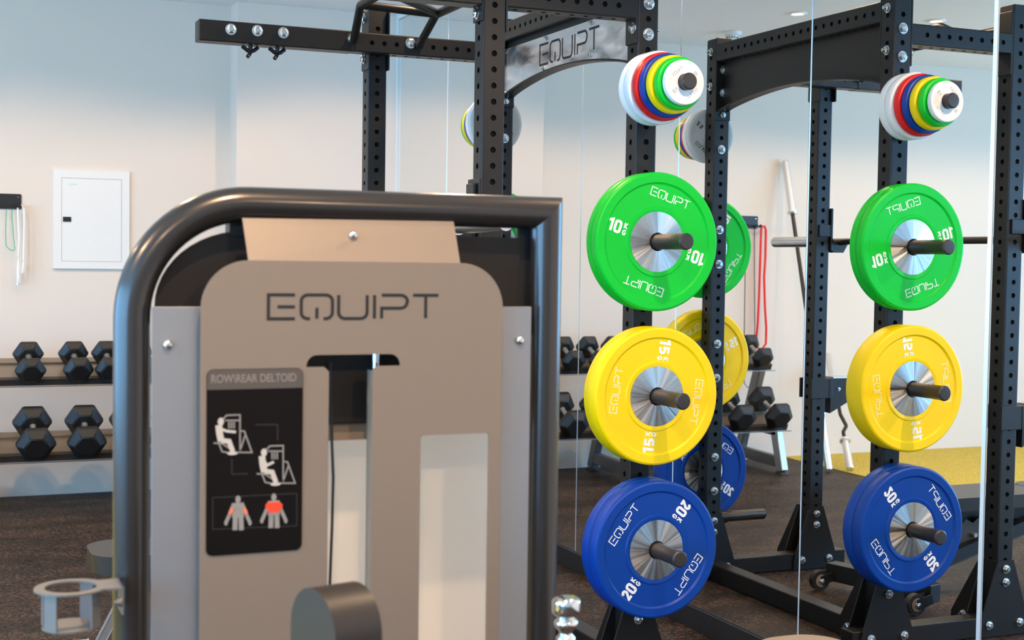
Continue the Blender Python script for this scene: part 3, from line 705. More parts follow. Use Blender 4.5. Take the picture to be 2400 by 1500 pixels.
# hook rail
hx0, hx1, hz0, hz1 = -2.742, -2.174, 1.638, 1.724
t = root('hook_rail', 'black steel wall rail with round pegs holding ropes and bands', 'hook rail', (hx0, YW, hz0))
T = lambda bm: place(bm, Matrix.Translation((-hx0, -YW, -hz0)))
bm = bmesh.new(); prism(bm, rrect(hx0, hz0, hx1, hz1, .008), lambda u, v, q: Vector((u, q, v)), YW-.006, YW-.0005); T(bm); mesh('back_plate', bm, 'blackplastic', t)
pegs = [-2.255, -2.222, -2.36, -2.47, -2.58, -2.69, -2.745, -2.80]
for k, x in enumerate([-2.186, -2.228, -2.32, -2.43, -2.54, -2.62, -2.70, -2.728]):
    x_ = max(min(x, hx1-.012), hx0+.012)
    bm = bmesh.new(); tube(bm, bend([(x_, YW-.004, hz0+.016), (x_, YW-.055, hz0+.012), (x_, YW-.066, hz0+.024)], .01), .006, 10); cyl(bm, (x_, YW-.055, hz0+.012), (x_, YW-.062, hz0+.012), .011, n=14); T(bm); mesh('peg', bm, 'blackplastic', t, 40)
for x, z in ((hx0+.018, hz1-.018), (hx1-.018, hz1-.018), (hx0+.018, hz0+.012), (hx1-.3, hz1-.02)):
    bm = bmesh.new(); cyl(bm, (x, YW-.006, z), (x, YW-.009, z), .005, .003, 12); T(bm); mesh('screw', bm, 'zinc', t)
def wpath(pxs, y, mir=False): return [at(a, b_, 'Y', y, mir) for a, b_ in pxs]
def rope(name, lab, cat, pts, r, mt, extra=None, grp=None):
    bm = bmesh.new(); tube(bm, pts, r, 8)
    o = mesh(name, bm, mt, None, 60); tag(o, lab, cat, grp); return o
yr = YW-.050
g = wpath([(28, 489), (28, 510), (30, 535), (32, 560), (35, 582), (33, 588), (25, 586), (17, 580), (14, 574), (13, 545), (14, 515), (15, 492)], yr)
rope('resistance_band', 'thin green cord loop hanging from the wall rail', 'cord', bend([g[0]]+g[1:], .004, 2), .0022, 'greenrope')
w1 = wpath([(56, 489), (57, 530), (56, 575), (55, 610)], yr); w2 = wpath([(42, 489), (43, 520), (45, 560), (43, 600)], yr)
t = root('skipping_rope', 'thick white cotton rope doubled over a peg of the wall rail', 'rope', w2[0])
top = wpath([(46, 484), (50, 482)], yr)
bm = bmesh.new(); tube(bm, [p-Vector(t.location) for p in list(reversed(w2))+top+w1], .0062, 10); mesh('rope', bm, 'whiterope', t, 60)
for (p, q, r) in ((w2[-1], at(43, 668, 'Y', yr), .016), (w1[-1], at(54, 640, 'Y', yr), .012)):
    bm = bmesh.new(); p = p-Vector(t.location); q = q-Vector(t.location); d = q-p
    for k in range(14):
        a = k*2.4; o = Vector((math.cos(a)*r*.6*((k % 3+1)/3), math.sin(a)*.006, 0)); tube(bm, [p, p+d*.35+o*.8, q+o+Vector((0, 0, .012*(k % 4)))], .0032, 6)
    mesh('frayed_end', bm, 'whiterope', t, 60)
rd = wpath([(1771, 808), (1776, 760), (1779, 700), (1781, 640), (1783, 575), (1784, 538), (1787, 530), (1792, 530), (1795, 540), (1794, 600), (1791, 650), (1793, 720), (1796, 770), (1795, 806), (1783, 822)], yr, True)
bm = bmesh.new(); tube(bm, rd, .0085, 10, closed=True); tag(mesh('resistance_band', bm, 'redrope', None, 60), 'long red band loop hanging down behind the dumbbells, seen in the mirror', 'resistance band')

cdp = wpath([(1768, 534), (1768, 640), (1769, 760), (1768, 880), (1764, 903), (1752, 908), (1744, 898), (1744, 800), (1746, 660), (1748, 540), (1752, 530), (1762, 530)], yr, True)
bm = bmesh.new(); tube(bm, cdp, .003, 8, closed=True); tag(mesh('speed_rope', bm, 'blackplastic', None, 60), 'thin black speed rope hanging from the wall rail beside the red band', 'rope')
# barbells leaning on the far wall, seen in the mirror
def leaning(name, lab, top, foot, sl, shaftr=.014, curl=False):
    top, foot = Vector(top), Vector(foot); d = (top-foot).normalized(); t = root(name, lab, 'barbell', foot, 'bars leaning on the far wall'); Lh = (top-foot).length
    z = Vector((0, 0, 0))
    bm = bmesh.new(); sleeve(bm, d*sl, -d, sl); mesh('sleeve', bm, 'brightsteel', t, 40)
    bm = bmesh.new(); sleeve(bm, d*(Lh-sl), d, sl); mesh('sleeve', bm, 'brightsteel', t, 40)
    bm = bmesh.new()
    if curl:
        s = d.cross(Vector((0, 1, 0))).normalized()
        m_ = Lh-2*sl; pts = [d*sl, d*(sl+m_*.12), d*(sl+m_*.26)+s*.045, d*(sl+m_*.42)+s*.005, d*(sl+m_*.58)+s*.005, d*(sl+m_*.74)+s*.045, d*(sl+m_*.88), d*(Lh-sl)]
        tube(bm, bend(pts, .03, 5), shaftr, 12)
    else: cyl(bm, d*(sl-.01), d*(Lh-sl+.01), shaftr, n=16)
    mesh('shaft', bm, 'horn', t, 50)
leaning('olympic_barbell', 'long barbell with bright sleeves leaning against the far wall', (-2.935, 8.30, 2.12), (-2.897, 7.646, .012), .40)
leaning('curl_barbell', 'shorter bent curl bar leaning against the far wall beside the long one', (-3.345, 8.30, .74), (-3.032, 7.594, .022), .26, .013, True)

# ------------------------------------------------------------------ dumbbell rack
RX0, RX1 = -2.54, -.80
t = root('dumbbell_rack', 'two tier grey metal dumbbell rack standing along the far wall', 'dumbbell rack', (-1.7, 7.8, 0))
T = lambda bm: place(bm, Matrix.Translation((1.7, -7.8, 0)))
TILT = math.radians(24)
def tier(y, z):
    """y, z: contact height under the front heads; surface rises toward the wall"""
    d = Vector((0, math.cos(TILT), math.sin(TILT))); n_ = Vector((0, -math.sin(TILT), math.cos(TILT))); o = Vector((0, y, z))
    bm = bmesh.new(); c = o+d*.140-n_*.003; beam(bm, (RX0, c.y, c.z), (RX1, c.y, c.z), .235, .004, tuple(n_)); T(bm); mesh('tray_sheet', bm, 'traytop', t)
    bm = bmesh.new(); c = o+d*.030-n_*.010; beam(bm, (RX0, c.y, c.z), (RX1, c.y, c.z), .026, .038, tuple(n_), .002); T(bm); mesh('tray_rail', bm, 'tray', t)
    bm = bmesh.new(); c = o+d*.20-n_*.024; beam(bm, (RX0, c.y, c.z), (RX1, c.y, c.z), .030, .034, tuple(n_), .002); T(bm); mesh('tray_rail', bm, 'tray', t)
    bm = bmesh.new(); c = o+d*.014-n_*.034; beam(bm, (RX0-.03, c.y, c.z), (RX1+.03, c.y, c.z), .004, .024, (0, 1, 0)); T(bm); mesh('tray_lip', bm, 'dbrack', t)
    bm = bmesh.new(); c = o+d*.235+n_*.004; beam(bm, (RX0, c.y, c.z), (RX1, c.y, c.z), .01, .055, tuple(d), .001); T(bm); mesh('back_stop', bm, 'traytop', t)
LOW, UPP = (7.60, .318), (7.80, .700)
tier(*LOW); tier(*UPP)
for x in (-2.555, -1.42):
    bm = bmesh.new(); beam(bm, (x, 7.69, .014), (x, 7.785, .33), .075, .05, (1, 0, 0), .006); T(bm); mesh('leg', bm, 'legsilver', t)
    bm = bmesh.new(); beam(bm, (x, 8.235, .014), (x, 8.12, .33), .075, .05, (1, 0, 0), .006); T(bm); mesh('leg', bm, 'dbrack', t)
    bm = bmesh.new(); beam(bm, (x, 7.74, .285), (x, 8.15, .300), .085, .05, (1, 0, 0), .006); T(bm); mesh('side_frame', bm, 'dbrack', t)
    bm = bmesh.new(); beam(bm, (x, 8.125, .30), (x, 7.975, .705), .085, .05, (1, 0, 0), .006); T(bm); mesh('side_frame', bm, 'dbrack', t)
    bm = bmesh.new(); beam(bm, (x, 7.74, .075), (x, 8.20, .085), .075, .045, (1, 0, 0), .006); T(bm); mesh('side_frame', bm, 'dbrack', t)
    for y in (7.69, 8.235):
        bm = bmesh.new(); cyl(bm, (x, y, 0), (x, y, .014), .052, .045, 20); T(bm); mesh('foot_pad', bm, 'blackplastic', t)
# dumbbells: the first of each size is built, the others are copies
def hexhead(bm, w_, y0, y1, ch):
    f2 = w_/2*.866; R = [(w_/2, 0)]; pts = [(w_/2*math.cos(k*PI/3), w_/2*math.sin(k*PI/3)) for k in range(6)]
    rings = []
    for y, s in ((y0, .62), (y0+ch, 1), (y1-ch, 1), (y1, .62)): rings.append([bm.verts.new((p[0]*s, y, p[1]*s)) for p in pts])
    for A, B in zip(rings, rings[1:]):
        for k in range(6): bm.faces.new((A[k], A[(k+1) % 6], B[(k+1) % 6], B[k]))
    bm.faces.new(rings[0]); bm.faces.new(rings[-1])
def dumbbell(w_, lh, gap):
    t = root('dumbbell', '', 'dumbbell', (0, 0, 0), 'hex dumbbells on the rack')
    for s in (-1, 1):
        bm = bmesh.new(); a, b_ = (gap/2, gap/2+lh)
        hexhead(bm, w_, *((-b_, -a) if s < 0 else (a, b_)), w_*.17)
        bmesh.ops.bevel(bm, geom=list(bm.edges), offset=.004, segments=2, affect='EDGES'); mesh('hex_head', bm, 'dbrubber', t, 35)
    bm = bmesh.new(); lathe(bm, [(0, -gap/2-.02), (.018, -gap/2-.02), (.018, -gap/2+.004), (.0135, -gap/2+.014), (.0165, 0), (.0135, gap/2-.014), (.018, gap/2-.004), (.018, gap/2+.02), (0, gap/2+.02)], 'Y', n=20); mesh('handle', bm, 'knurl', t, 50)
    return t
def copy_tree(o):
    c = o.copy(); C.objects.link(c)
    for ch in list(o.children):
        k = ch.copy(); C.objects.link(k); k.parent = c
    return c
protos = {}
def put(kind, x, ty, lab, yaw=0., roll=0.):
    w_, lh, gap = {'s': (.165, .075, .115), 'l': (.205, .10, .125)}[kind]
    if kind not in protos: o = protos[kind] = dumbbell(w_, lh, gap)
    else: o = copy_tree(protos[kind])
    d = Vector((0, math.cos(TILT), math.sin(TILT))); n_ = Vector((0, -math.sin(TILT), math.cos(TILT)))
    c = Vector((x, ty[0], ty[1]))+n_*(w_/2*.866*1.0+.001)+d*(gap/2+lh/2)
    o.location = c; o.rotation_euler = (TILT, roll, yaw); o['label'] = lab
for k, x in enumerate((-2.43, -2.155, -1.895, -1.66, -1.43, -1.19, -.95)):
    put('l', x, LOW, ['large hex dumbbell at the left end of the lower tier', 'second large hex dumbbell from the left end of the lower tier, under the white cabinet', 'large hex dumbbell on the lower tier left of the machine tube', 'large hex dumbbell on the lower tier hidden behind the machine shroud',
        'large hex dumbbell on the lower tier next to the right leg', 'large hex dumbbell on the lower tier seen right beside the yellow plate in the mirror', 'large hex dumbbell at the right end of the lower tier'][k], (.0, .02, -.03, 0, .03, 0, -.02)[k])
for k, x in enumerate((-2.435, -2.165, -1.925, -1.755, -1.58, -1.40, -1.225, -1.045, -.86)):
    put('s', x, UPP, ['hex dumbbell at the left end of the upper tier', 'hex dumbbell standing apart on the upper tier, second from the left end', 'slightly turned hex dumbbell on the upper tier, third from the left end', 'hex dumbbell on the upper tier touching the machine tube in view',
        'hex dumbbell on the upper tier, fifth from the left end', 'hex dumbbell on the upper tier, fourth from the right end', 'hex dumbbell on the upper tier, third from the right end', 'hex dumbbell on the upper tier, second from the right end', 'hex dumbbell at the right end of the upper tier'][k], (0, 0, .06, .0, .02, 0, -.03, .02, -.02)[k], (0, 0, -.10, 0, 0, 0, .05, 0, 0)[k] if False else 0)

# ------------------------------------------------------------------ adjustable bench on the room side of the rack
t = root('adjustable_bench', 'black adjustable weight bench with wheels, mostly hidden behind the machine', 'bench', (-1.6, 4.75, 0))
T = lambda bm: place(bm, Matrix.Translation((1.6, -4.75, 0)))
def pad(x0, x1, y0, y1, z0, z1, r, nm='pad'):
    bm = bmesh.new(); prism(bm, rrect(x0, y0, x1, y1, r, 10), lambda u, v, q: Vector((u, v, q)), z0, z1)
    es = [e for e in bm.edges if abs(e.verts[0].co.z-e.verts[1].co.z) < 1e-6]
    bmesh.ops.bevel(bm, geom=es, offset=.010, segments=3, affect='EDGES'); T(bm); return mesh(nm, bm, 'benchpad', t, 50)
pad(-2.195, -1.86, 4.60, 4.90, .350, .410, .10, 'seat_pad'); pad(-1.845, -1.25, 4.60, 4.90, .355, .412, .05, 'back_pad')
def bb2(nm, p, q, a, b_, mt='rack', hint=None):
    bm = bmesh.new(); beam(bm, p, q, a, b_, hint, .003); T(bm); return mesh(nm, bm, mt, t)
bb2('spine', (-2.10, 4.75, .32), (-1.16, 4.68, .10), .06, .08, hint=(0, 1, 0))
bb2('pad_support', (-1.84, 4.75, .335), (-1.22, 4.75, .335), .12, .035, hint=(0, 1, 0))
bb2('rear_crossbar', (-.905, 4.90, .075), (-1.05, 4.40, .075), .07, .075)
bb2('rear_link', (-1.22, 4.70, .12), (-.97, 4.66, .08), .07, .06)
bb2('front_leg', (-2.06, 4.66, .33), (-2.22, 4.60, .05), .028, .028, 'dbrack', hint=(0, 1, 0))
bb2('front_foot', (-2.20, 4.56, .035), (-2.20, 4.94, .035), .05, .05, 'legsilver')
bm = bmesh.new()
o = [(-1.66, .29), (-1.54, .31), (-1.50, .28), (-1.46, .30), (-1.42, .26), (-1.38, .27), (-1.26, .16), (-1.30, .12), (-1.70, .20)]
prism(bm, o, lambda u, v, q: Vector((u, q, v)), 4.70, 4.706); prism(bm, o, lambda u, v, q: Vector((u, q, v)), 4.794, 4.80); T(bm); mesh('ladder_plate', bm, 'tray', t)
bm = bmesh.new(); cyl(bm, (-1.50, 4.68, .23), (-1.50, 4.82, .23), .010); T(bm); mesh('adjustment_pin', bm, 'chrome', t)
for p in ((-.885, 4.90), (-1.00, 4.42)):
    d = Vector((.23, .46, 0)).normalized(); c = Vector((p[0]+.06, p[1]-.03, .045)); ax = Vector((0, 1, 0))
    bm = bmesh.new(); cyl(bm, c-ax*.014, c+ax*.014, .043, n=28); T(bm); wh = mesh('wheel', bm, 'blackplastic', t, 30)
    bm = bmesh.new(); cyl(bm, c-ax*.0155, c+ax*.0155, .027, n=24); T(bm); mesh('wheel_rim', bm, 'tan', wh, 30)
    bm = bmesh.new(); hexbolt(bm, c-ax*.016, (0, -1, 0), .010, .008); T(bm); mesh('axle_bolt', bm, 'zinc', wh)
    bm = bmesh.new(); beam(bm, c+ax*.02, c+ax*.02+Vector((-.07, 0, .02)), .005, .04, (0, 0, 1)); beam(bm, c-ax*.02, c-ax*.02+Vector((-.07, 0, .02)), .005, .04, (0, 0, 1)); T(bm); mesh('wheel_bracket', bm, 'rack', t)

# ------------------------------------------------------------------ the row machine in the foreground
YM = 2.2
mach = root('row_machine', 'grey selectorised row machine with a taupe shroud and curved dark tube frame', 'exercise machine', (-2.02, YM+.1, 0))
MI = Matrix.Translation((2.02, -YM-.1, 0))
def mp_(nm, bm, mt, smooth=None, parent=None, label=None):
    place(bm, MI); o = mesh(nm, bm, mt, parent or mach, smooth)
    if label: o['label'] = label
    return o
q = lambda px, py, y=YM: (at(px, py, 'Y', y).x, at(px, py, 'Y', y).z)
V = lambda u, v, t_: Vector((u, t_, v))
# frame tube: left leg, big bend, top, mitred corner, right leg
rT = .0285; yT = YM+.045
xl = at(308.5, 850, 'Y', yT).x; xr = at(1275, 850, 'Y', yT).x; zt = at(900, 490, 'Y', yT).z
zt = (at(700, 482, 'Y', yT).z+at(1150, 496, 'Y', yT).z)/2
path = [Vector((xl, yT, .06))]
R_ = .185
path.append(Vector((xl, yT, zt-R_-.01)))
for k in range(0, 19):
    a = PI-k/18*PI/2; path.append(Vector((xl+R_+R_*math.cos(a), yT, zt-R_+R_*math.sin(a))))
path.append(Vector((xr, yT, zt)))
bm = bmesh.new(); n = 28; rings = []
for i, p in enumerate(path):
    if i == len(path)-1:   # mitre: the section is cut at 45 degrees
        rings.append([bm.verts.new(p+Vector((math.cos(t_)*rT, math.sin(t_)*rT, math.cos(t_)*rT))) for t_ in (2*PI*j/n for j in range(n))])
    else:
        d = (path[min(i+1, len(path)-1)]-path[max(i-1, 0)]).normalized()
        if i in (0, 1): d = Vector((0, 0, 1))
        a = Vector((-d.z, 0, d.x)); rings.append([bm.verts.new(p+a*math.cos(t_)*rT+Vector((0, 1, 0))*math.sin(t_)*rT) for t_ in (2*PI*j/n for j in range(n))])
for A, B in zip(rings, rings[1:]):
    for j in range(n): bm.faces.new((A[j], A[(j+1) % n], B[(j+1) % n], B[j]))
bm.faces.new(rings[0]); mp_('tube_frame', bm, 'tube', 40)
bm = bmesh.new(); A = [bm.verts.new(Vector((xr, yT, zt))+Vector((math.cos(t_)*rT, math.sin(t_)*rT, math.cos(t_)*rT))) for t_ in (2*PI*j/n for j in range(n))]
B = [bm.verts.new(Vector((xr, yT, .06))+Vector((math.cos(t_)*rT, math.sin(t_)*rT, 0))) for t_ in (2*PI*j/n for j in range(n))]
for j in range(n): bm.faces.new((A[j], A[(j+1) % n], B[(j+1) % n], B[j]))
bm.faces.new(B); mp_('tube_frame', bm, 'tube', 40)
bm = bmesh.new(); box(bm, (xl-.05, yT-.05, 0), (xr+.05, yT+.55, .06), .01); mp_('base', bm, 'tube')
# shroud plate with T slot and lower window
yS = YM-.012
g = lambda px, py: q(px, py, yS)
sx0, sx1, szt = g(470, 900)[0], g(1176, 900)[0], g(820, 613)[1]
szb = .12
def arcp(cx, cz, r, a0, a1, n_=8): return [(cx+r*math.cos(math.radians(a0+(a1-a0)*k/n_)), cz+r*math.sin(math.radians(a0+(a1-a0)*k/n_))) for k in range(n_+1)]
RS = .077
out = [(sx0, szb), (sx1, szb)]+arcp(sx1-RS, szt-RS, RS, 0, 90, 12)+arcp(sx0+RS, szt-RS, RS, 90, 180, 12)
tl, tr_ = g(718, 858)[0], g(938, 858)[0]; tz0, tz1 = g(820, 859)[1], g(820, 831)[1]; cl, cr_ = g(770, 1000)[0], g(872, 1000)[0]
slot = [(cl, .40), (cr_, .40), (cr_, tz0-.008), (cr_+.006, tz0), (tr_, tz0)]+arcp(tr_-.018, tz1-.018, .018, 0, 90, 5)+arcp(tl+.018, tz1-.018, .018, 90, 180, 5)+[(tl, tz0), (cl-.008, tz0), (cl, tz0-.008)]
wl, wr = g(984, 1200)[0], g(1143, 1200)[0]; wz = g(1060, 1018)[1]
win = rrect(wl, .40, wr, wz, .006, 3)
bm = bmesh.new(); prism(bm, out, V, yS, yS+.0035, [slot, win]); mp_('front_shroud', bm, 'taupe', label='taupe front shroud plate with a T-shaped slot')
# returns folded back along the slot and window so the plate reads as sheet with depth
bm = bmesh.new()
box(bm, (cr_, yS+.0035, .40), (cr_+.0015, yS+.03, tz0-.008)); box(bm, (cl-.0015, yS+.0035, .40), (cl, yS+.03, tz0-.008))
mp_('slot_return', bm, 'taupe')
# bent-back upper plate
bm = bmesh.new()
a1, a2, a3, a4 = g(583, 612), g(1080, 615), q(1063, 519, yS+.030), q(568, 511, yS+.030)
vs = [bm.verts.new(p) for p in ((a1[0], yS+.002, szt-.001), (a2[0], yS+.002, szt-.001), (a3[0], yS+.030, a3[1]), (a4[0], yS+.030, a4[1]), (a1[0], yS+.005, szt-.001), (a2[0], yS+.005, szt-.001), (a3[0], yS+.033, a3[1]), (a4[0], yS+.033, a4[1]))]
for f in ((0, 1, 2, 3), (4, 5, 6, 7), (0, 1, 5, 4), (1, 2, 6, 5), (2, 3, 7, 6), (3, 0, 4, 7)): bm.faces.new([vs[i] for i in f])
mp_('upper_plate', bm, 'taupe', label='tapered taupe plate bent back above the shroud')
def screw(px, py, y, r=.0075):
    P = at(px, py, 'Y', y); bm = bmesh.new(); lathe(bm, [(r, 0), (r*.9, -.003), (r*.55, -.005), (r*.25, -.0052), (r*.22, -.0035), (0, -.0035)], 'Y', tuple(P), 20); mp_('screw', bm, 'chrome', 50)
screw(828, 551, yS+.016); screw(394, 808, YM+.008); screw(1218, 798, YM+.008)
# side bezels, curved guard, dark rear plates
yB = YM+.010
g2_ = lambda px, py: q(px, py, yB)
bz = g2_(420, 719)[1]
bm = bmesh.new(); box(bm, (g2_(355, 900)[0], yB, .12), (sx0+.012, yB+.004, bz), .001); mp_('side_bezel', bm, 'silver', label='silver grey side strip of the machine')
bm = bmesh.new(); box(bm, (sx1-.012, yB, .12), (g2_(1243, 900)[0], yB+.004, bz), .001); mp_('side_bezel', bm, 'silver', label='silver grey side strip of the machine')
yG = YM+.060
gg = lambda px, py: q(px, py, yG)
gx0 = gg(362, 715)[0]; gz0 = bz-.03; gx1 = gg(575, 540)[0]; gz1 = gg(560, 541)[1]
bm = bmesh.new(); outg = [(gx0, gz0), (sx0+.15, gz0), (gx1+.12, gz1), (gx1+.0, gz1)]+[(gx1-(gx1-gx0)*math.sin(a), gz0+.028+(gz1-gz0-.028)*math.cos(a)) for a in [math.radians(k*7.5) for k in range(1, 13)]]
prism(bm, outg, V, yG, yG+.004); mp_('corner_guard', bm, 'guard')
bm = bmesh.new(); e0, e1 = gg(537, 513), gg(590, 536); box(bm, (e0[0], yG-.004, e1[1]-.012), (e1[0]+.03, yG+.03, e0[1]+.004)); mp_('top_block', bm, 'blackplastic')
bm = bmesh.new(); f0, f1 = gg(1020, 553), gg(1216, 720); box(bm, (f0[0], yG, f1[1]-.05), (f1[0], yG+.004, f0[1])); mp_('rear_guard', bm, 'guard')
bm = bmesh.new(); box(bm, (f1[0]-.002, yG+.006, f1[1]-.05), (xr, yG+.012, f0[1]+.032)); mp_('rear_guard', bm, 'blackplastic')
# frosted back panel, weight-carriage seen through the slot, cable
yK = YM+.135
bm = bmesh.new(); box(bm, (sx0-.0, yK, .12), (xr-.02, yK+.006, bz-.02)); mp_('rear_shroud', bm, 'frost', label='pale frosted panel at the back of the machine')
k0, k1 = q(740, 800, YM+.05), q(900, 990, YM+.05)
bm = bmesh.new(); box(bm, (q(700, 900, YM+.05)[0], YM+.05, k1[1]), (q(960, 900, YM+.05)[0], YM+.12, bz+.0), .003); mp_('weight_head', bm, 'guard')
bm = bmesh.new(); k2 = q(820, 1031, YM+.06); box(bm, (q(700, 900, YM+.06)[0], YM+.06, k2[1]), (q(960, 900, YM+.06)[0], YM+.11, k1[1])); mp_('weight_plate', bm, 'taupe')
bm = bmesh.new(); cp = [at(a, b_, 'Y', YM+.04) for a, b_ in ((775, 850), (776, 950), (778, 1040), (781, 1120), (778, 1240), (773, 1370), (772, 1420))]+[Vector((cp_x, YM+.04, .5)) for cp_x in (at(772, 1420, 'Y', YM+.04).x,)]
tube(bm, cp, .0026, 8); mp_('cable', bm, 'blackplastic', 60)
bm = bmesh.new(); h0 = at(880, 850, 'Y', YM+.03); cyl(bm, (h0.x, YM+.03, 1.2), (h0.x, YM+.03, bz), .006, n=12); mp_('guide_rod', bm, 'chrome', 60)
# logo on the shroud
lc = [g(630, 750), g(1036, 688)]
bm = bmesh.new(); c0 = g(833, 719); logo(bm, .0385, .289, .0052, lambda u, v, t_: Vector((c0[0]+u, t_, c0[1]+v)), yS-.0006, yS+.0002); mp_('logo_lettering', bm, 'bprint', label='black logo lettering')
# instruction placard
p0, p1 = g(482, 1303), g(710, 863); px0, pz0, px1, pz1 = p0[0], g(596, 1296)[1], p1[0], g(596, 864)[1]
bm = bmesh.new(); prism(bm, rrect(px0, pz0, px1, pz1, .011, 6), V, yS-.0016, yS); pc = mp_('instruction_placard', bm, 'placard')
hz = g(596, 911)[1]
def pp(nm, bm, mt, label=None): return mp_(nm, bm, mt, None, pc, label)
bm = bmesh.new(); prism(bm, rrect(px0+.0008, hz, px1-.0008, pz1-.0008, [0, 0, .010, .010], 6), V, yS-.0021, yS-.0015); pp('placard_header', bm, 'placardhead')
def text_mesh(nm, body, x, z, size, y, mt, bold=.0, sx=1.):
    cu = bpy.data.curves.new(nm, 'FONT'); cu.body = body; cu.size = size; cu.align_x = 'CENTER'; cu.align_y = 'CENTER'; cu.extrude = .0002; cu.offset = bold; cu.space_character = 1.0
    tmp = bpy.data.objects.new(nm, cu); C.objects.link(tmp); bpy.context.view_layer.update()
    dg = bpy.context.evaluated_depsgraph_get(); me = bpy.data.meshes.new_from_object(tmp.evaluated_get(dg)); bpy.data.objects.remove(tmp)
    bm = bmesh.new(); bm.from_mesh(me)
    for v in bm.verts: v.co = Vector((x+v.co.x*sx, y-v.co.z, z+v.co.y))
    return bm
hc = g(595, 887)
bm = text_mesh('t', 'ROW\\REAR DELTOID', hc[0], hc[1], .0185, yS-.0023, 'placardtext', .0002, .78); pp('placard_lettering', bm, 'placardtext')
# drawings: machine outline with seated figure, twice; two torso diagrams
def strokes(lst, wd, y=yS-.0020): 
    bm = bmesh.new()
    for s in lst: ribbon(bm, [g(*p) for p in s], wd, V, y-.0002, y+.0004)
    return bm
LAY = [0]
def lay():
    LAY[0] = (LAY[0]+1) % 12; return LAY[0]*.00006
def blob(bm, px, py, rx, ry, y=yS-.0024, ang=0):
    y -= lay()
    c = g(px, py); s = .0007; pts = []
    for k in range(14):
        a = 2*PI*k/14; u, v = rx*math.cos(a), ry*math.sin(a); pts.append((c[0]+s*(u*math.cos(ang)-v*math.sin(ang)), c[1]+s*(u*math.sin(ang)+v*math.cos(ang))))
    prism(bm, pts, V, y, y+.0006)
def limb(bm, pts, wd, y=yS-.0024):
    y -= lay(); ribbon(bm, [g(*p) for p in pts], wd*.0007, V, y, y+.0006)
for dx, dy, arm in ((0, 0, 0), (101, 72, 1)):
    s = [[(520+dx, 984+dy), (531+dx, 973+dy), (562+dx, 972+dy), (562+dx, 1055+dy)], [(527+dx, 985+dy), (561+dx, 985+dy)], [(562+dx, 1010+dy), (572+dx, 1010+dy), (590+dx, 1060+dy), (552+dx, 1060+dy)], [(574+dx, 1020+dy), (562+dx, 1056+dy)],
         [(500+dx, 1038+dy), (520+dx, 1039+dy), (548+dx, 1058+dy)], [(513+dx, 1040+dy), (520+dx, 1058+dy), (548+dx, 1063+dy)]]
    s += [[(536+dx+6*k, 988+dy), (536+dx+6*k, 1004+dy)] for k in range(3)]
    pp('placard_drawing', strokes(s, .0021), 'figuregrey')
    bm = bmesh.new(); blob(bm, 517+dx, 988+dy, 7, 9); limb(bm, [(512+dx, 996+dy), (514+dx, 1016+dy), (518+dx, 1034+dy)], 15); limb(bm, [(518+dx, 1032+dy), (536+dx, 1034+dy), (545+dx, 1058+dy)], 11); blob(bm, 544+dx, 1062+dy, 12, 4)
    limb(bm, [(515+dx, 1004+dy), (530+dx, 1010+dy), (552+dx, 1012+dy)] if not arm else [(515+dx, 1004+dy), (524+dx, 1018+dy), (540+dx, 1010+dy)], 6)
    pp('placard_figure', bm, 'figure')
for st in ([(598, 995), (650, 995), (650, 1032)], [(543, 1075), (543, 1111), (580, 1110)]): pp('placard_arrow', strokes([st], .0014), 'figuredim')
fr_ = [g(*p) for p in ((498, 1166), (498, 1240), (695, 1232), (695, 1156), (498, 1166))]
bm = bmesh.new(); ribbon(bm, fr_, .0012, V, yS-.0019, yS-.0014); pp('placard_frame', bm, 'figuredim')
for cx, cy, redt in ((557, 1200, 0), (641, 1195, 1)):
    bm = bmesh.new(); blob(bm, cx, cy-30, 6, 9); limb(bm, [(cx, cy-22), (cx, cy+12)], 27); limb(bm, [(cx-6, cy+8), (cx-7, cy+42)], 11); limb(bm, [(cx+7, cy+8), (cx+8, cy+42)], 11)
    for s in (-1, 1): limb(bm, [(cx+s*13, cy-12), (cx+s*19, cy+4), (cx+s*27, cy+22)], 8); blob(bm, cx+s*28, cy+25, 4, 6)
    limb(bm, [(cx-16, cy-13), (cx+16, cy-13)], 9)
    pp('placard_torso', bm, 'figuregrey')
    bm = bmesh.new()
    if redt: limb(bm, [(cx, cy-19), (cx, cy+5)], 27, yS-.0034); blob(bm, cx-14, cy-10, 6, 7, yS-.0034); blob(bm, cx+14, cy-10, 6, 7, yS-.0034)
    else: blob(bm, cx-17, cy-3, 4, 9, yS-.0034, -.4); blob(bm, cx+17, cy-3, 4, 9, yS-.0034, .4)
    pp('placard_marking', bm, 'redmark' if redt else 'orangemark')
# cup holder on the left tube
zc0 = .888; cc = Vector((at(166, 1375, 'Z', zc0).x, at(166, 1375, 'Z', zc0).y, zc0))
cc = Vector((at(166, 1375, 'Z', zc0).x, at(166, 1375, 'Z', zc0).y, zc0)); cr0, cr1 = .0385, .054
bm = bmesh.new(); oo = [(cc.x+cr1*math.cos(a), cc.y+cr1*math.sin(a)) for a in [math.radians(35+k*10) for k in range(30)]]
xe = xl-rT+.006
oo = oo+[(xe, cc.y-.035), (xe, cc.y+.035)]
prism(bm, oo, lambda u, v, t_: Vector((u, v, t_)), zc0-.003, zc0, [[(cc.x+cr0*math.cos(a), cc.y+cr0*math.sin(a)) for a in [2*PI*k/32 for k in range(32)]]]); mp_('cup_holder', bm, 'cup', label='round steel cup holder ring on the left tube')
bm = bmesh.new(); zd = .828
for a in (222, 322, 50, 140):
    ar = math.radians(a); p = Vector((cc.x+(cr0+.004)*math.cos(ar), cc.y+(cr0+.004)*math.sin(ar), 0)); beam(bm, (p.x, p.y, zc0-.002), (p.x, p.y, zd), .024, .003, (-math.sin(ar)*0+math.cos(ar), math.sin(ar), 0))
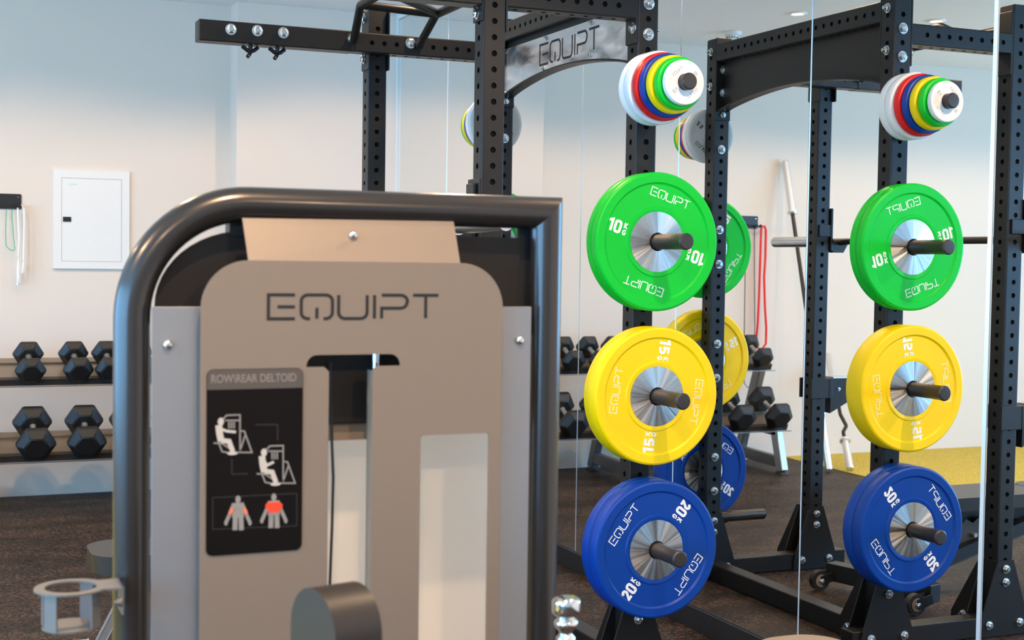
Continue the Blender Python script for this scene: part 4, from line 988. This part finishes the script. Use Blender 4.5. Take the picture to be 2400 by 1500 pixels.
cyl(bm, (cc.x, cc.y, zd-.002), (cc.x, cc.y, zd+.001), cr0+.004, n=32); mp_('cup_cage', bm, 'cup')
bm = bmesh.new(); box(bm, (xe-.003, cc.y-.034, .845), (xe, cc.y+.014, zc0), .001); hexbolt(bm, (xe-.003, cc.y-.028, .865), (-1, 0, 0), .006, .005); mp_('cup_bracket', bm, 'cup')
# chest pad (edge on) on its stem
yq = 1.82
c = Vector((at(780, 1500, 'Y', yq).x, yq, .9))
bm = bmesh.new(); hx, ztop = .055, at(780, 1373, 'Y', yq).z
prism(bm, rrect(-.062, .60, .062, ztop, .060, 10), lambda u, v, t_: Vector((t_, u, v)), -.036, .036)
es = [e for e in bm.edges if abs(e.verts[0].co.x-e.verts[1].co.x) < 1e-6]
bmesh.ops.bevel(bm, geom=es, offset=.012, segments=3, affect='EDGES')
RZ = Matrix.Translation((c.x+.004, yq, 0)) @ Matrix.Rotation(math.radians(14), 4, 'Z'); place(bm, RZ); mp_('chest_pad', bm, 'pad', 50, label='dark vinyl chest pad seen edge on')
bm = bmesh.new(); prism(bm, rrect(-.056, .63, .056, ztop-.008, .055, 10), lambda u, v, t_: Vector((t_, u, v)), .034, .040); place(bm, RZ); mp_('pad_back_board', bm, 'tan')
bm = bmesh.new(); beam(bm, (c.x+.04, yq, .70), (c.x+.04, YM-.02, .60), .05, .05); beam(bm, (c.x+.04, YM-.03, .66), (c.x+.04, YM-.03, .0), .05, .05); mp_('pad_support', bm, 'tube')
# chrome adjustment knob at the right, on its bracket
kx, ky = at(1327, 1420, 'Y', 1.93).x, 1.93; ktop = at(1327, 1397, 'Y', 1.93).z
bm = bmesh.new(); z = ktop
lathe(bm, [(0, z), (.015, z-.001), (.0215, z-.005), (.0225, z-.009), (.0225, z-.024), (.020, z-.029), (.012, z-.032), (.014, z-.035), (.0185, z-.039), (.019, z-.044), (.016, z-.050), (.0105, z-.055), (.0105, z-.060), (.015, z-.064), (.015, z-.080), (.012, z-.084), (.012, z-.12), (0, z-.12)], 'Z', (kx, ky, 0), 32); mp_('adjustment_knob', bm, 'chrome', 50, label='turned chrome knob')
bm = bmesh.new(); cyl(bm, (kx, ky, ktop-.118), (kx, ky, .52), .014); beam(bm, (kx, ky, .55), (xr, yT, .55), .05, .05); mp_('knob_bracket', bm, 'tube')

# seat whose top edge just enters the frame at the bottom right
ps = at(1852, 1494, 'Y', 2.72)
t = root('machine_seat', 'tan padded seat top just showing at the bottom edge, right of centre', 'seat', (ps.x, 2.62, 0))
bm = bmesh.new(); prism(bm, rrect(-.11, -.13, .11, .13, .09, 10), lambda u, v, w_: Vector((u, v, w_)), ps.z-.075, ps.z-.004)
es = [e for e in bm.edges if abs(e.verts[0].co.z-e.verts[1].co.z) < 1e-6]; bmesh.ops.bevel(bm, geom=es, offset=.022, segments=4, affect='EDGES'); mesh('seat_pad', bm, 'tan', t, 50)
bm = bmesh.new(); cyl(bm, (0, 0, .02), (0, 0, ps.z-.07), .03); mesh('seat_post', bm, 'steel', t, 40)
bm = bmesh.new(); box(bm, (-.18, -.15, 0), (.18, .15, .025), .005); mesh('base_plate', bm, 'rack', t)
